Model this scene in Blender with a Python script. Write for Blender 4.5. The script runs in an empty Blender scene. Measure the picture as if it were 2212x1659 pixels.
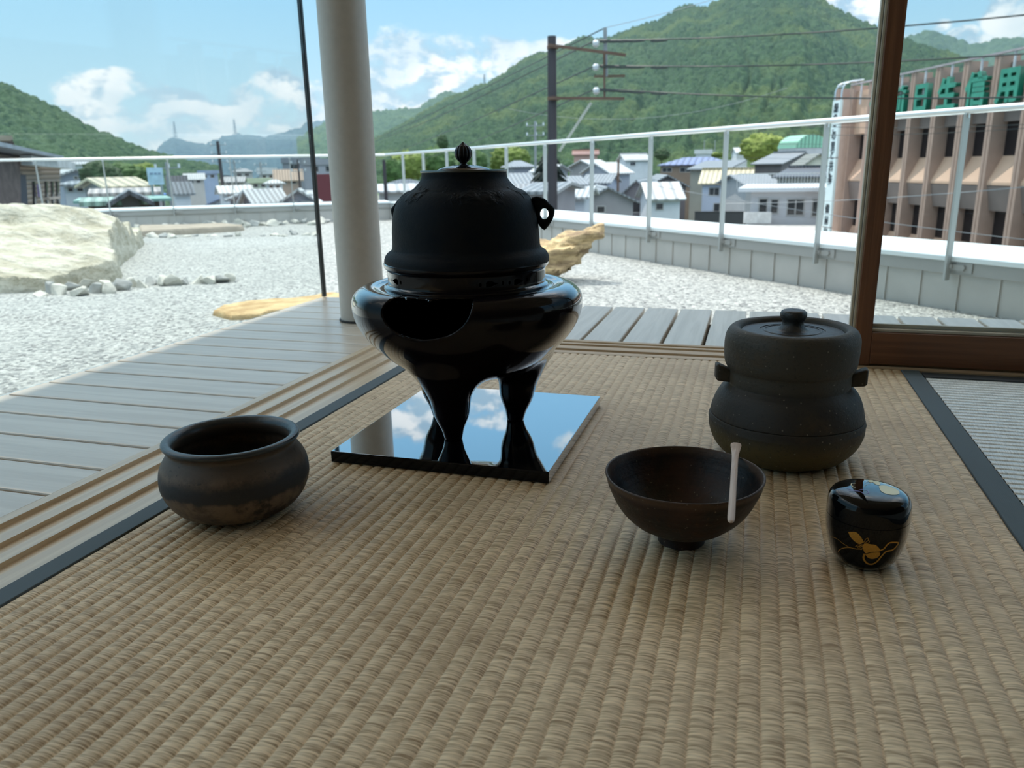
import bpy, bmesh, math, random
import numpy as np
from mathutils import Vector, Matrix
R = math.radians
sc = bpy.context.scene
col = sc.collection

# ------------------------------------------------------------------ camera
YAW, PIT, ROL, FPX = 0.301234, 0.2708376, -0.0192605, 1683.64
H = 0.35
CW, CH = 1106.0, 829.5
def _axes():
    cy, sy = math.cos(YAW), math.sin(YAW)
    f = np.array([-sy*math.cos(PIT), cy*math.cos(PIT), -math.sin(PIT)])
    r = np.array([cy, sy, 0.]); u = np.cross(r, f)
    cr, sr = math.cos(ROL), math.sin(ROL)
    return cr*r+sr*u, -sr*r+cr*u, f
AR, AU, AF = _axes()
EYE = np.array([0, 0, H])
def ray(px, py): return AF+AR*(px-CW)/FPX-AU*(py-CH)/FPX
def onz(px, py, z=0.0):
    d = ray(px, py); return EYE+d*(z-H)/d[2]
def atd(px, py, dist):          # a point at that horizontal distance
    d = ray(px, py); return EYE+d*dist/math.hypot(d[0], d[1])
def onplane(px, py, P, n):
    d = ray(px, py); return EYE+d*(np.dot(np.array(P)-EYE, n)/np.dot(d, n))
cam = bpy.data.cameras.new('camera'); camo = bpy.data.objects.new('camera', cam); col.objects.link(camo)
m = Matrix.Identity(4)
for i in range(3):
    m[i][0] = AR[i]; m[i][1] = AU[i]; m[i][2] = -AF[i]; m[i][3] = EYE[i]
camo.matrix_world = m
cam.sensor_width = 36; cam.lens = FPX/2212*36; cam.clip_start = 0.02; cam.clip_end = 20000
cam.dof.use_dof = True; cam.dof.focus_distance = 0.86; cam.dof.aperture_fstop = 11.0
sc.camera = camo
vs = sc.view_settings; vs.view_transform = 'Standard'; vs.look = 'None'; vs.gamma = 1; vs.use_curve_mapping = False
vs.exposure = 0.0
sc.cycles.use_denoising = True; sc.cycles.max_bounces = 8; sc.cycles.transparent_max_bounces = 12
sc.cycles.diffuse_bounces = 4; sc.cycles.glossy_bounces = 4; sc.cycles.sample_clamp_indirect = 6; sc.cycles.caustics_reflective = False

# ------------------------------------------------------------------ node helpers
class NT:
    def __init__(s, tree): s.t = tree; s.n = tree.nodes; s.l = tree.links
    def new(s, t, **k):
        nd = s.n.new(t)
        for a, b in k.items(): setattr(nd, a, b)
        return nd
    def put(s, nd, sock, v):
        if v is None: return
        i = nd.inputs[sock]
        if hasattr(v, 'is_output') or isinstance(v, bpy.types.NodeSocket): s.l.new(v, i)
        else:
            if isinstance(v, tuple) and len(v) == 3 and i.type == 'RGBA': v = v+(1,)
            i.default_value = v
    def math(s, op, a, b=None, c=None, clamp=False):
        nd = s.new('ShaderNodeMath', operation=op, use_clamp=clamp)
        s.put(nd, 0, a); s.put(nd, 1, b); s.put(nd, 2, c); return nd.outputs[0]
    def vmath(s, op, a, b=None):
        nd = s.new('ShaderNodeVectorMath', operation=op); s.put(nd, 0, a); s.put(nd, 1, b); return nd.outputs[0]
    def noise(s, vec, scale, detail=3, rough=.5, dist=0, out=0):
        nd = s.new('ShaderNodeTexNoise'); s.put(nd, 'Vector', vec); nd.inputs['Scale'].default_value = scale
        nd.inputs['Detail'].default_value = detail; nd.inputs['Roughness'].default_value = rough; nd.inputs['Distortion'].default_value = dist
        return nd.outputs[out]
    def vor(s, vec, scale, out='Distance', feature='F1'):
        nd = s.new('ShaderNodeTexVoronoi', feature=feature); s.put(nd, 'Vector', vec); nd.inputs['Scale'].default_value = scale
        return nd.outputs[out]
    def ramp(s, f, lo, hi, a=0.0, b=1.0):
        nd = s.new('ShaderNodeMapRange', interpolation_type='SMOOTHSTEP'); s.put(nd, 0, f)
        nd.inputs[1].default_value = lo; nd.inputs[2].default_value = hi; nd.inputs[3].default_value = a; nd.inputs[4].default_value = b
        return nd.outputs[0]
    def mix(s, f, a, b, mode='MIX'):
        nd = s.new('ShaderNodeMix', data_type='RGBA', blend_type=mode, clamp_factor=True)
        s.put(nd, 0, f); s.put(nd, 6, a); s.put(nd, 7, b); return nd.outputs[2]
    def mapping(s, vec, scale=(1, 1, 1), rot=(0, 0, 0), loc=(0, 0, 0)):
        nd = s.new('ShaderNodeMapping'); s.put(nd, 0, vec); nd.inputs[1].default_value = loc
        nd.inputs[2].default_value = rot; nd.inputs[3].default_value = scale; return nd.outputs[0]
    def bump(s, h, dist, strength=1.0, normal=None):
        nd = s.new('ShaderNodeBump'); s.put(nd, 'Height', h); nd.inputs['Distance'].default_value = dist
        nd.inputs['Strength'].default_value = strength; s.put(nd, 'Normal', normal); return nd.outputs[0]
def lin(r, g, b):
    f = lambda c: (c/255/12.92) if c/255 <= .04045 else ((c/255+.055)/1.055)**2.4
    return (f(r), f(g), f(b))
MATS = {}
def lacquer(name, base, lo, hi, rough=.02, f0=.30, f1=.88):
    """polished dark surface: faint mirror face-on, strong mirror at grazing angles"""
    mt = bpy.data.materials.new(name); mt.use_nodes = True; nt = NT(mt.node_tree); nt.n.clear()
    df = nt.new('ShaderNodeBsdfDiffuse'); df.inputs[0].default_value = tuple(base)+(1,)
    gl = nt.new('ShaderNodeBsdfGlossy'); gl.inputs['Roughness'].default_value = rough
    ge = nt.new('ShaderNodeNewGeometry'); dt = nt.new('ShaderNodeVectorMath', operation='DOT_PRODUCT'); nt.l.new(ge.outputs['Incoming'], dt.inputs[0]); nt.l.new(ge.outputs['Normal'], dt.inputs[1])
    k = nt.ramp(nt.math('SUBTRACT', 1.0, nt.math('ABSOLUTE', dt.outputs['Value'])), f0, f1, lo, hi)
    mx = nt.new('ShaderNodeMixShader'); nt.l.new(k, mx.inputs[0]); nt.l.new(df.outputs[0], mx.inputs[1]); nt.l.new(gl.outputs[0], mx.inputs[2])
    nt.l.new(mx.outputs[0], nt.new('ShaderNodeOutputMaterial').inputs[0]); MATS[name] = mt; return mt
def pm(name, color=(.5, .5, .5), rough=.5, metal=0, fn=None, spec=.5, coat=0, aniso=None):
    """principled material; fn(nt, coord) may return dict(color=, rough=, normal=)"""
    if name in MATS: return MATS[name]
    mt = bpy.data.materials.new(name); mt.use_nodes = True; nt = NT(mt.node_tree)
    bs = nt.n['Principled BSDF']; nt.put(bs, 'Base Color', tuple(color)); nt.put(bs, 'Roughness', rough); nt.put(bs, 'Metallic', metal)
    nt.put(bs, 'Specular IOR Level', spec); nt.put(bs, 'Coat Weight', coat); nt.put(bs, 'Coat Roughness', .03)
    if fn:
        co = nt.new('ShaderNodeTexCoord')
        d = fn(nt, co.outputs['Object'])
        if 'color' in d: nt.put(bs, 'Base Color', d['color'])
        if 'rough' in d: nt.put(bs, 'Roughness', d['rough'])
        if 'normal' in d: nt.put(bs, 'Normal', d['normal'])
    MATS[name] = mt; return mt
def simple(name, c, rough=.6, metal=0, var=.12, scale=3.0, bump=0):
    """plain colour with a little mottling"""
    def fn(nt, co):
        n = nt.noise(co, scale, 4, .6)
        c2 = tuple(x*(1-var*2) for x in c)
        d = dict(color=nt.mix(nt.ramp(n, .3, .7), c2, tuple(c)))
        if bump: d['normal'] = nt.bump(n, bump)
        return d
    return pm(name, c, rough, metal, fn)

# ------------------------------------------------------------------ world: sky with cumulus clouds
SUN_AZ, SUN_EL = R(-46), R(60)
sdir = Vector((math.sin(SUN_AZ)*math.cos(SUN_EL), math.cos(SUN_AZ)*math.cos(SUN_EL), math.sin(SUN_EL)))
def azel(px, py, mirror=False):
    d = ray(px, py); return math.atan2(d[0], d[1]), math.atan2((-1 if mirror else 1)*d[2], math.hypot(d[0], d[1]))
w = bpy.data.worlds.new('world'); sc.world = w; w.use_nodes = True
nt = NT(w.node_tree); nt.n.clear()
tc = nt.new('ShaderNodeTexCoord'); dirv = tc.outputs['Generated']
sx = nt.new('ShaderNodeSeparateXYZ'); nt.put(sx, 0, dirv)
az = nt.math('ARCTAN2', sx.outputs[0], sx.outputs[1])
el = nt.math('ARCSINE', sx.outputs[2])
g1 = nt.ramp(el, -0.02, 0.30); sky = nt.mix(g1, lin(186, 226, 240), lin(138, 200, 243))
sky = nt.mix(nt.ramp(el, .36, .75), sky, (1.4, 1.6, 1.8))  # sky above the view made brighter and whiter to fill the room
sky = nt.mix(nt.math('MULTIPLY', nt.ramp(az, -.85, -.35, 1, 0), .35), sky, lin(175, 222, 243))
cp = nt.new('ShaderNodeCombineXYZ'); nt.put(cp, 0, az); nt.put(cp, 1, nt.math('MULTIPLY', el, 1.5)); cpo = cp.outputs[0]
clouds = [  # px, py, half-width px, half-height px, weight, mirrored
    (250, 250, 95, 62, 1.0, 0), (330, 200, 60, 20, .6, 0), (420, 285, 190, 45, .9, 0), (585, 225, 70, 50, 1.0, 0), (640, 285, 90, 35, .8, 0), (260, 310, 90, 30, .8, 0),
    (850, 140, 55, 60, 1.1, 0), (940, 130, 120, 45, 1.0, 0), (1060, 130, 60, 40, 1.0, 0), (880, 200, 140, 55, .9, 0),
    (1845, 20, 85, 40, .8, 0), (1990, 60, 55, 16, 1.1, 0), (2080, 72, 30, 15, 1.0, 0), (2190, 40, 55, 55, 1.0, 0), (2110, 90, 60, 14, .7, 0),
    (300, 250, 130, 42, 1.35, 0), (480, 272, 170, 34, 1.25, 0), (600, 212, 62, 48, 1.5, 0), (265, 188, 75, 32, 1.4, 0), (350, 215, 70, 26, 1.3, 0), (930, 165, 120, 60, 1.3, 0),
    (905, 890, 75, 50, 1.15, 1), (1055, 880, 55, 40, 1.1, 1), (975, 860, 120, 25, .9, 1), (1240, 985, 30, 50, .7, 1), (1240, 590, 60, 20, .7, 1)]
mask = None
for px, py, hw, hh, wt, mir in clouds:
    a0, e0 = azel(px, py, mir); a1, _ = azel(px+hw, py, mir); _, e1 = azel(px, py-hh, mir)
    da = nt.math('DIVIDE', nt.math('SUBTRACT', az, a0), abs(a1-a0)); de = nt.math('DIVIDE', nt.math('SUBTRACT', el, e0), abs(e1-e0))
    q = nt.math('ADD', nt.math('MULTIPLY', da, da), nt.math('MULTIPLY', de, de))
    k = nt.math('MULTIPLY', nt.math('SUBTRACT', 2.1, q, clamp=False), wt)
    mask = k if mask is None else nt.math('MAXIMUM', mask, k)
hi = nt.math('MULTIPLY', nt.math('SUBTRACT', nt.noise(cpo, 3.2, 3), .53), 9.0)      # loose unseen clouds high and behind, brightened to light the room
hi = nt.math('SUBTRACT', hi, nt.ramp(el, .30, .48, 3, 0))
mask = nt.math('MAXIMUM', mask, hi); mask = nt.math('MAXIMUM', mask, -2.0); mask = nt.math('MINIMUM', mask, 1.2)
fb = nt.noise(cpo, 16, 7, .56, .15); fb2 = nt.noise(nt.mapping(cpo, loc=(.010, -.022, 0)), 16, 7, .56, .15)
dens = nt.math('ADD', mask, nt.math('MULTIPLY', nt.math('SUBTRACT', fb, .5), 7.0))
cov = nt.ramp(dens, 0.0, 1.3)
lit = nt.ramp(nt.math('SUBTRACT', fb, fb2), -.10, .07)
ccol = nt.mix(lit, lin(164, 198, 222), (1.0, 1.06, 1.08))
lowf = nt.noise(cpo, 7, 3, .5)
ccol = nt.mix(nt.ramp(lowf, .42, .62, 0, .55), ccol, lin(180, 212, 232))
ccol = nt.mix(nt.math('MULTIPLY', nt.ramp(el, .10, -.02), .45), ccol, lin(196, 228, 238))
ccol = nt.mix(nt.ramp(el, .38, .70), ccol, (3.8, 3.6, 3.4))  # the unseen high clouds get extra brightness as room light
skyc = nt.mix(nt.math('MULTIPLY', cov, .93), sky, ccol)
bg = nt.new('ShaderNodeBackground'); nt.put(bg, 0, skyc); bg.inputs[1].default_value = 1.14
out = nt.new('ShaderNodeOutputWorld'); nt.l.new(bg.outputs[0], out.inputs[0])
sl = bpy.data.lights.new('sun', 'SUN'); sl.energy = 3.5; sl.angle = R(.6); sl.color = (1, .955, .87)
so = bpy.data.objects.new('sun', sl); col.objects.link(so); so.rotation_euler = sdir.to_track_quat('Z', 'Y').to_euler()

# ------------------------------------------------------------------ object helpers
def tag(o, label=None, cat=None, group=None, kind=None):
    if label: o['label'] = label
    if cat: o['category'] = cat
    if group: o['group'] = group
    if kind: o['kind'] = kind
    return o
def empty(name, loc, rz=0, label=None, cat=None, group=None):
    o = bpy.data.objects.new(name, None); col.objects.link(o); o.location = loc; o.rotation_euler = (0, 0, rz); o.empty_display_size = .05
    return tag(o, label, cat, group)
def link(name, me, mats=None, parent=None, loc=None, rz=0, smooth=False):
    o = bpy.data.objects.new(name, me); col.objects.link(o)
    for x in (mats if isinstance(mats, (list, tuple)) else [mats]):
        if x: me.materials.append(x)
    if parent: o.parent = parent
    if loc is not None: o.location = loc
    if rz: o.rotation_euler = (0, 0, rz)
    if smooth:
        me.polygons.foreach_set('use_smooth', [True]*len(me.polygons))
        if smooth != True: me.set_sharp_from_angle(angle=R(smooth))
    me.update(); return o
def pymesh(v, f, name='m'):
    me = bpy.data.meshes.new(name); me.from_pydata([tuple(map(float, p)) for p in v], [], [tuple(int(i) for i in q) for q in f]); me.update(); return me
def bmmesh(bm, recalc=True):
    if recalc: bmesh.ops.recalc_face_normals(bm, faces=bm.faces)
    me = bpy.data.meshes.new('m'); bm.to_mesh(me); bm.free(); return me
class MB:
    """collects solids into one mesh"""
    def __init__(s): s.v = []; s.f = []
    def add(s, v, f):
        n = len(s.v); s.v += [tuple(map(float, p)) for p in v]; s.f += [tuple(i+n for i in q) for q in f]; return s
    def box(s, x0, x1, y0, y1, z0, z1):
        v = [(x, y, z) for z in (z0, z1) for x, y in ((x0, y0), (x1, y0), (x1, y1), (x0, y1))]
        return s.add(v, [(3, 2, 1, 0), (4, 5, 6, 7), (0, 1, 5, 4), (1, 2, 6, 5), (2, 3, 7, 6), (3, 0, 4, 7)])
    def bar(s, p, q, w, h=None, up=(0, 0, 1)):
        """box section bar from p to q"""
        h = h or w; p, q = Vector(p), Vector(q); d = (q-p).normalized(); u = Vector(up)
        if abs(d.dot(u)) > .98: u = Vector((0, 1, 0))
        a = d.cross(u).normalized()*w/2; b = a.cross(d).normalized()*h/2
        v = [e+x*a+y*b for e in (p, q) for x, y in ((-1, -1), (1, -1), (1, 1), (-1, 1))]
        return s.add(v, [(3, 2, 1, 0), (4, 5, 6, 7), (0, 1, 5, 4), (1, 2, 6, 5), (2, 3, 7, 6), (3, 0, 4, 7)])
    def tube(s, pts, r, n=8, cap=True):
        pts = [Vector(p) for p in pts]; rs = r if isinstance(r, (list, tuple)) else [r]*len(pts)
        base = len(s.v); prev = None
        for i, p in enumerate(pts):
            d = (pts[min(i+1, len(pts)-1)]-pts[max(i-1, 0)]).normalized()
            if prev is None:
                a = d.cross(Vector((0, 0, 1)));  a = a if a.length > 1e-3 else Vector((1, 0, 0))
            else: a = prev-d*prev.dot(d)
            a.normalize(); prev = a; b = d.cross(a)
            s.v += [tuple(p+(a*math.cos(t)+b*math.sin(t))*rs[i]) for t in [2*math.pi*k/n for k in range(n)]]
        for i in range(len(pts)-1):
            for k in range(n):
                k2 = (k+1) % n; s.f.append((base+i*n+k, base+i*n+k2, base+(i+1)*n+k2, base+(i+1)*n+k))
        if cap:
            s.f.append(tuple(base+k for k in range(n))[::-1]); s.f.append(tuple(base+(len(pts)-1)*n+k for k in range(n)))
        return s
    def prism(s, poly, z0, z1):
        n = len(poly); v = [(x, y, z0) for x, y in poly]+[(x, y, z1) for x, y in poly]
        return s.add(v, [tuple(range(n))[::-1], tuple(range(n, 2*n))]+[(i, (i+1) % n, n+(i+1) % n, n+i) for i in range(n)])
    def mesh(s, recalc=True):
        me = pymesh(s.v, s.f)
        if recalc:
            bm = bmesh.new(); bm.from_mesh(me); bmesh.ops.recalc_face_normals(bm, faces=bm.faces); bm.to_mesh(me); bm.free()
        return me
    def build(s, name, mats, parent=None, loc=None, rz=0, smooth=False): return link(name, s.mesh(), mats, parent, loc, rz, smooth)
def bevel(o, w, seg=2):
    b = o.modifiers.new('bevel', 'BEVEL'); b.width = w; b.segments = seg; b.limit_method = 'ANGLE'; b.angle_limit = R(40); return o
def spline(pts, k=6):
    """Catmull-Rom through 2-D points; a point given twice makes a corner"""
    P = [np.array(p, float) for p in pts]; o = []
    for i in range(len(P)-1):
        p0, p1, p2, p3 = P[max(i-1, 0)], P[i], P[i+1], P[min(i+2, len(P)-1)]
        if np.allclose(p1, p2): continue
        if i > 0 and np.allclose(p0, p1): p0 = p1
        for t in np.arange(k)/k:
            t2, t3 = t*t, t*t*t
            o.append(.5*((2*p1)+(-p0+p2)*t+(2*p0-5*p1+4*p2-p3)*t2+(-p0+3*p1-3*p2+p3)*t3))
    o.append(P[-1]); return [tuple(p) for p in o]
def lathe(prof, n=96, dr=None):
    """surface of revolution; dr(theta, z) adds to the radius"""
    th = np.linspace(0, 2*np.pi, n, endpoint=False); v = []; f = []; rings = []
    for r, z in prof:
        if r < 1e-6: rings.append([len(v)]); v.append((0, 0, z))
        else:
            rings.append(list(range(len(v), len(v)+n)))
            for t in th:
                rr = r+(dr(t, z) if dr else 0); v.append((rr*math.cos(t), rr*math.sin(t), z))
    for a, b in zip(rings[:-1], rings[1:]):
        for k in range(n):
            k2 = (k+1) % n
            if len(a) == 1 and len(b) == 1: continue
            if len(a) == 1: f.append((a[0], b[k2], b[k]))
            elif len(b) == 1: f.append((a[k], a[k2], b[0]))
            else: f.append((a[k], a[k2], b[k2], b[k]))
    return pymesh(v, f)
def vnoise(p, seed=0):
    """smooth value noise, p (N,3)"""
    p = np.asarray(p, float); i = np.floor(p).astype(np.int64); f = p-i; f = f*f*(3-2*f); o = 0
    for dx in (0, 1):
        for dy in (0, 1):
            for dz in (0, 1):
                h = hsh(i[:, 0]+dx, i[:, 1]+dy, i[:, 2]+dz, seed)
                o = o+h*np.abs(1-dx-f[:, 0])*np.abs(1-dy-f[:, 1])*np.abs(1-dz-f[:, 2])
    return o
def hsh(a, b, c, seed=0):
    h = (a*374761393+b*668265263+c*2147483647+seed*1274126177+1013904223) & 0xffffffff
    h = ((h ^ (h >> 13))*1274126177) & 0xffffffff; h = ((h ^ (h >> 16))*668265263) & 0xffffffff
    return ((h ^ (h >> 15)) & 0xffff)/65535.
def fbm(p, oct=4, seed=0):
    p = np.asarray(p, float); o = 0; a = .5; s = 0
    for k in range(oct): o = o+a*vnoise(p*2**k, seed+k); s += a; a *= .5
    return o/s
def cells(x, y, s, seed=0):
    """round tree-crown bumps, 0..1"""
    X, Y = x/s, y/s; ix = np.floor(X).astype(np.int64); iy = np.floor(Y).astype(np.int64); best = np.full(x.shape, -9.)
    for dx in (-1, 0, 1):
        for dy in (-1, 0, 1):
            a, b = ix+dx, iy+dy
            jx = hsh(a, b, a*0, seed); jy = hsh(a, b, a*0+1, seed); sz = .55+.45*hsh(a, b, a*0+2, seed)
            d2 = (X-a-jx)**2+(Y-b-jy)**2
            best = np.maximum(best, sz*(1-d2/.55))
    return np.clip(best, 0, 1)
def sdf_mesh(f, lo, hi, h, fine=None):
    """surface nets of f<0, then the vertices slid onto f=0"""
    lo = np.array(lo, float); hi = np.array(hi, float); n = np.ceil((hi-lo)/h).astype(int)+1
    gx, gy, gz = [lo[k]+np.arange(n[k])*h for k in range(3)]
    V = np.empty(n)
    for k, z in enumerate(gz):
        X, Y = np.meshgrid(gx, gy, indexing='ij'); V[:, :, k] = f(X.ravel(), Y.ravel(), np.full(X.size, z)).reshape(X.shape)
    I = V < 0; c = I[:-1, :-1, :-1].astype(int)
    tot = sum(I[i:n[0]-1+i, j:n[1]-1+j, k:n[2]-1+k].astype(int) for i in (0, 1) for j in (0, 1) for k in (0, 1))
    act = (tot > 0) & (tot < 8); idx = -np.ones(act.shape, int); A = np.argwhere(act); idx[act] = np.arange(len(A))
    P = lo+(A+.5)*h; F = fine or f; quads = []
    for ax in range(3):
        sl0 = [slice(None)]*3; sl1 = [slice(None)]*3; sl0[ax] = slice(0, -1); sl1[ax] = slice(1, None)
        a, b = I[tuple(sl0)], I[tuple(sl1)]; E = np.argwhere(a != b); u, v = [(1, 2), (2, 0), (0, 1)][ax]
        E = E[(E[:, u] > 0) & (E[:, v] > 0) & (E[:, u] < n[u]-1) & (E[:, v] < n[v]-1)]
        def at(du, dv):
            q = E.copy(); q[:, u] -= du; q[:, v] -= dv; return idx[q[:, 0], q[:, 1], q[:, 2]]
        Q = np.stack([at(1, 1), at(0, 1), at(0, 0), at(1, 0)], 1); s = a[E[:, 0], E[:, 1], E[:, 2]]
        Q[~s] = Q[~s][:, ::-1]; quads.append(Q)
    Q = np.concatenate(quads); Q = Q[(Q >= 0).all(1)]
    e = h*.05
    for it in range(5):
        v0 = F(*P.T); g = np.stack([(F(*(P+np.eye(3)[k]*e).T)-F(*(P-np.eye(3)[k]*e).T))/(2*e) for k in range(3)], 1)
        gl = np.maximum((g**2).sum(1), .05); st = (v0/gl)[:, None]*g
        st = np.clip(st, -h*.6, h*.6); P = P-st*.9
    return pymesh(P, Q)
def poly_sdf(px, py, poly):
    """signed distance (negative inside) of points to a closed 2-D polygon"""
    P = np.array(poly, float); d = np.full(px.shape, 1e9); ins = np.zeros(px.shape, bool)
    for a, b in zip(P, np.roll(P, -1, 0)):
        e = b-a; wx, wy = px-a[0], py-a[1]; t = np.clip((wx*e[0]+wy*e[1])/max(e@e, 1e-18), 0, 1)
        d = np.minimum(d, (wx-e[0]*t)**2+(wy-e[1]*t)**2)
        c = (a[1] > py) != (b[1] > py)
        ins ^= c & (px < (b[0]-a[0])*(py-a[1])/(b[1]-a[1]+1e-30)+a[0])
    return np.where(ins, -1, 1)*np.sqrt(d)
def smin(a, b, k):
    hh = np.clip(.5+.5*(b-a)/k, 0, 1); return b*(1-hh)+a*hh-k*hh*(1-hh)
def smax(a, b, k): return -smin(-a, -b, k)
def capsule(x, y, z, a, b, ra, rb):
    a, b = np.array(a, float), np.array(b, float); e = b-a
    t = np.clip(((x-a[0])*e[0]+(y-a[1])*e[1]+(z-a[2])*e[2])/(e@e), 0, 1)
    return np.sqrt((x-a[0]-e[0]*t)**2+(y-a[1]-e[1]*t)**2+(z-a[2]-e[2]*t)**2)-(ra+(rb-ra)*t)
def rock_mesh(sx, sy, sz, seed, n=16, chip=.0):
    rnd = random.Random(seed); bm = bmesh.new()
    for _ in range(n):
        v = Vector((rnd.gauss(0, 1), rnd.gauss(0, 1), rnd.gauss(0, 1))).normalized()
        bm.verts.new((v.x*sx/2*rnd.uniform(.75, 1), v.y*sy/2*rnd.uniform(.75, 1), max(v.z, -.45)*sz/2+sz*.225))
    r = bmesh.ops.convex_hull(bm, input=bm.verts[:]); bmesh.ops.delete(bm, geom=[g for g in r['geom_interior'] if isinstance(g, bmesh.types.BMVert)], context='VERTS')
    bmesh.ops.bevel(bm, geom=bm.edges[:], offset=min(sx, sy, sz)*.05, segments=1, affect='EDGES', clamp_overlap=True)
    return bmmesh(bm)
def text_mesh(s, size, extrude, bold=0.0):
    cu = bpy.data.curves.new('t', 'FONT'); cu.body = s; cu.size = size; cu.extrude = extrude; cu.offset = bold; cu.align_x = 'CENTER'; cu.align_y = 'CENTER'
    o = bpy.data.objects.new('t', cu); col.objects.link(o); dg = bpy.context.evaluated_depsgraph_get(); dg.update()
    me = bpy.data.meshes.new_from_object(o.evaluated_get(dg)); bpy.data.objects.remove(o); bpy.data.curves.remove(cu); me.materials.clear(); return me


# ================================================================== THE ROOM
def wood(name, c, c2, scale=(4, 60, 60), rough=.55, bump=.0003, amt=.8, spec=.5):
    def fn(nt, co):
        v = nt.mapping(co, scale=scale); n = nt.noise(v, 1.0, 4, .6, .4)
        n2 = nt.noise(nt.mapping(co, scale=tuple(s*5 for s in scale)), 1.0, 2, .5)
        f = nt.math('ADD', nt.math('MULTIPLY', nt.ramp(n, .35, .65), .7), nt.math('MULTIPLY', n2, .3))
        return dict(color=nt.mix(nt.math('MULTIPLY', f, amt), c, c2), normal=nt.bump(f, bump))
    return pm(name, c, rough, 0, fn, spec=spec)
WSILL_Y = wood('sill wood along y', lin(226, 204, 172), lin(196, 170, 138), (90, 2.5, 90), .34, .00012, .8, 1.0)
WSILL_X = wood('sill wood along x', lin(206, 180, 146), lin(166, 136, 102), (2.5, 90, 90))
DECK_X = wood('deck wood along x', lin(226, 212, 194), lin(196, 178, 158), (3, 60, 60), .30, .0001, .8, 1.2)
DECK_Y = wood('deck wood along y', lin(226, 216, 202), lin(196, 184, 168), (60, 3, 60), .32, .0001, .8, .9)
WDOOR = wood('door wood', lin(128, 84, 56), lin(92, 56, 36), (90, 90, 3), .5)
WDOORH = wood('door rail wood', lin(128, 84, 56), lin(92, 56, 36), (3, 90, 90), .5)
PALE = simple('pale weather strip', lin(206, 196, 176), .5)

def weave(name, ca, cb, cc, along='y', pitch=.0146379, rough=.52, spec=.4, x0=-.592):
    """rush lines run across the ridges"""
    def fn(nt, co):
        sx = nt.new('ShaderNodeSeparateXYZ'); nt.put(sx, 0, co)
        a, b = (0, 1) if along == 'y' else (1, 0)
        row = nt.math('FLOOR', nt.math('DIVIDE', nt.math('SUBTRACT', sx.outputs[a], x0), pitch))
        cmb = nt.new('ShaderNodeCombineXYZ'); nt.put(cmb, 0, nt.math('MULTIPLY', sx.outputs[a], 45.0))
        nt.put(cmb, 1, nt.math('MULTIPLY', sx.outputs[b], 760.0)); nt.put(cmb, 2, nt.math('MULTIPLY', nt.math('MODULO', row, 2.0), 7.3))
        f1 = nt.noise(cmb.outputs[0], 1.0, 2, .6)
        cm2 = nt.new('ShaderNodeCombineXYZ'); nt.put(cm2, 0, nt.math('MULTIPLY', row, 1.7)); nt.put(cm2, 1, nt.math('MULTIPLY', sx.outputs[b], 130.0))
        f2 = nt.noise(cm2.outputs[0], 1.0, 3, .6)
        big = nt.noise(co, 5.0, 3, .5)
        c = nt.mix(nt.ramp(f1, .27, .68), cb, ca)
        c = nt.mix(nt.math('MULTIPLY', nt.ramp(f2, .4, .72), .12), c, cc)
        c = nt.mix(nt.math('MULTIPLY', nt.ramp(big, .45, .7), .3), c, cb)
        return dict(color=c, normal=nt.bump(f1, .0005, .9))
    return pm(name, ca, rough, 0, fn, spec=spec)
RUSH = weave('rush', lin(250, 222, 182), lin(150, 118, 80), lin(250, 230, 196))
RUSH2 = weave('sheen-pale rush', lin(226, 230, 226), lin(190, 194, 192), lin(232, 234, 230), 'x', 2.002/133, .34, 1.2, -.6)  # pale base colour stands in for the grazing sheen on the rush
def clothfn(c):
    def fn(nt, co):
        v = nt.new('ShaderNodeTexWave'); nt.put(v, 'Vector', nt.mapping(co, rot=(0, 0, R(45)))); v.inputs['Scale'].default_value = 300
        return dict(color=nt.mix(nt.math('MULTIPLY', v.outputs['Color'], .3), c, tuple(x*1.5 for x in c)), normal=nt.bump(v.outputs['Color'], .0002))
    return fn
HERI = pm('border cloth', lin(52, 62, 66), .75, 0, clothfn(lin(88, 100, 106)))
HERI2 = pm('border cloth dark', lin(34, 38, 42), .75, 0, clothfn(lin(52, 56, 60)))

def ridges(x0, x1, y0, y1, pitch, h, nper=10, ny=160, along='y', seed=1):
    """woven ridges as real relief"""
    nr = int(round((x1-x0)/pitch)); p = (x1-x0)/nr; nx = nr*nper+1
    u = np.linspace(x0, x1, nx); v = np.linspace(y0, y1, ny)
    U, V = np.meshgrid(u, v, indexing='ij')
    k = np.minimum(((U-x0)/p).astype(int), nr-1); ph = (U-x0)/p-k
    wob = (fbm(np.stack([np.round((U.ravel()-x0)/p)*3.1, V.ravel()*16, V.ravel()*0], 1), 2, seed)-.5).reshape(U.shape)
    hh = h*(np.abs(np.sin(np.pi*np.clip((U-x0)/p-np.floor((U-x0)/p), 0, 1)))**.50)
    z = hh*(1+.12*(fbm(np.stack([k.ravel()*5.3, V.ravel()*30, V.ravel()*0], 1), 2, seed+5)-.5).reshape(U.shape))-h
    U2 = U+wob*p*.12
    X, Y = (U2, V) if along == 'y' else (V, U2)
    P = np.stack([X.ravel(), Y.ravel(), z.ravel()], 1); I = np.arange(nx*ny).reshape(nx, ny)
    Q = np.stack([I[:-1, :-1], I[1:, :-1], I[1:, 1:], I[:-1, 1:]], -1).reshape(-1, 4)
    if along != 'y': Q = Q[:, ::-1]
    return P, Q
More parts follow.
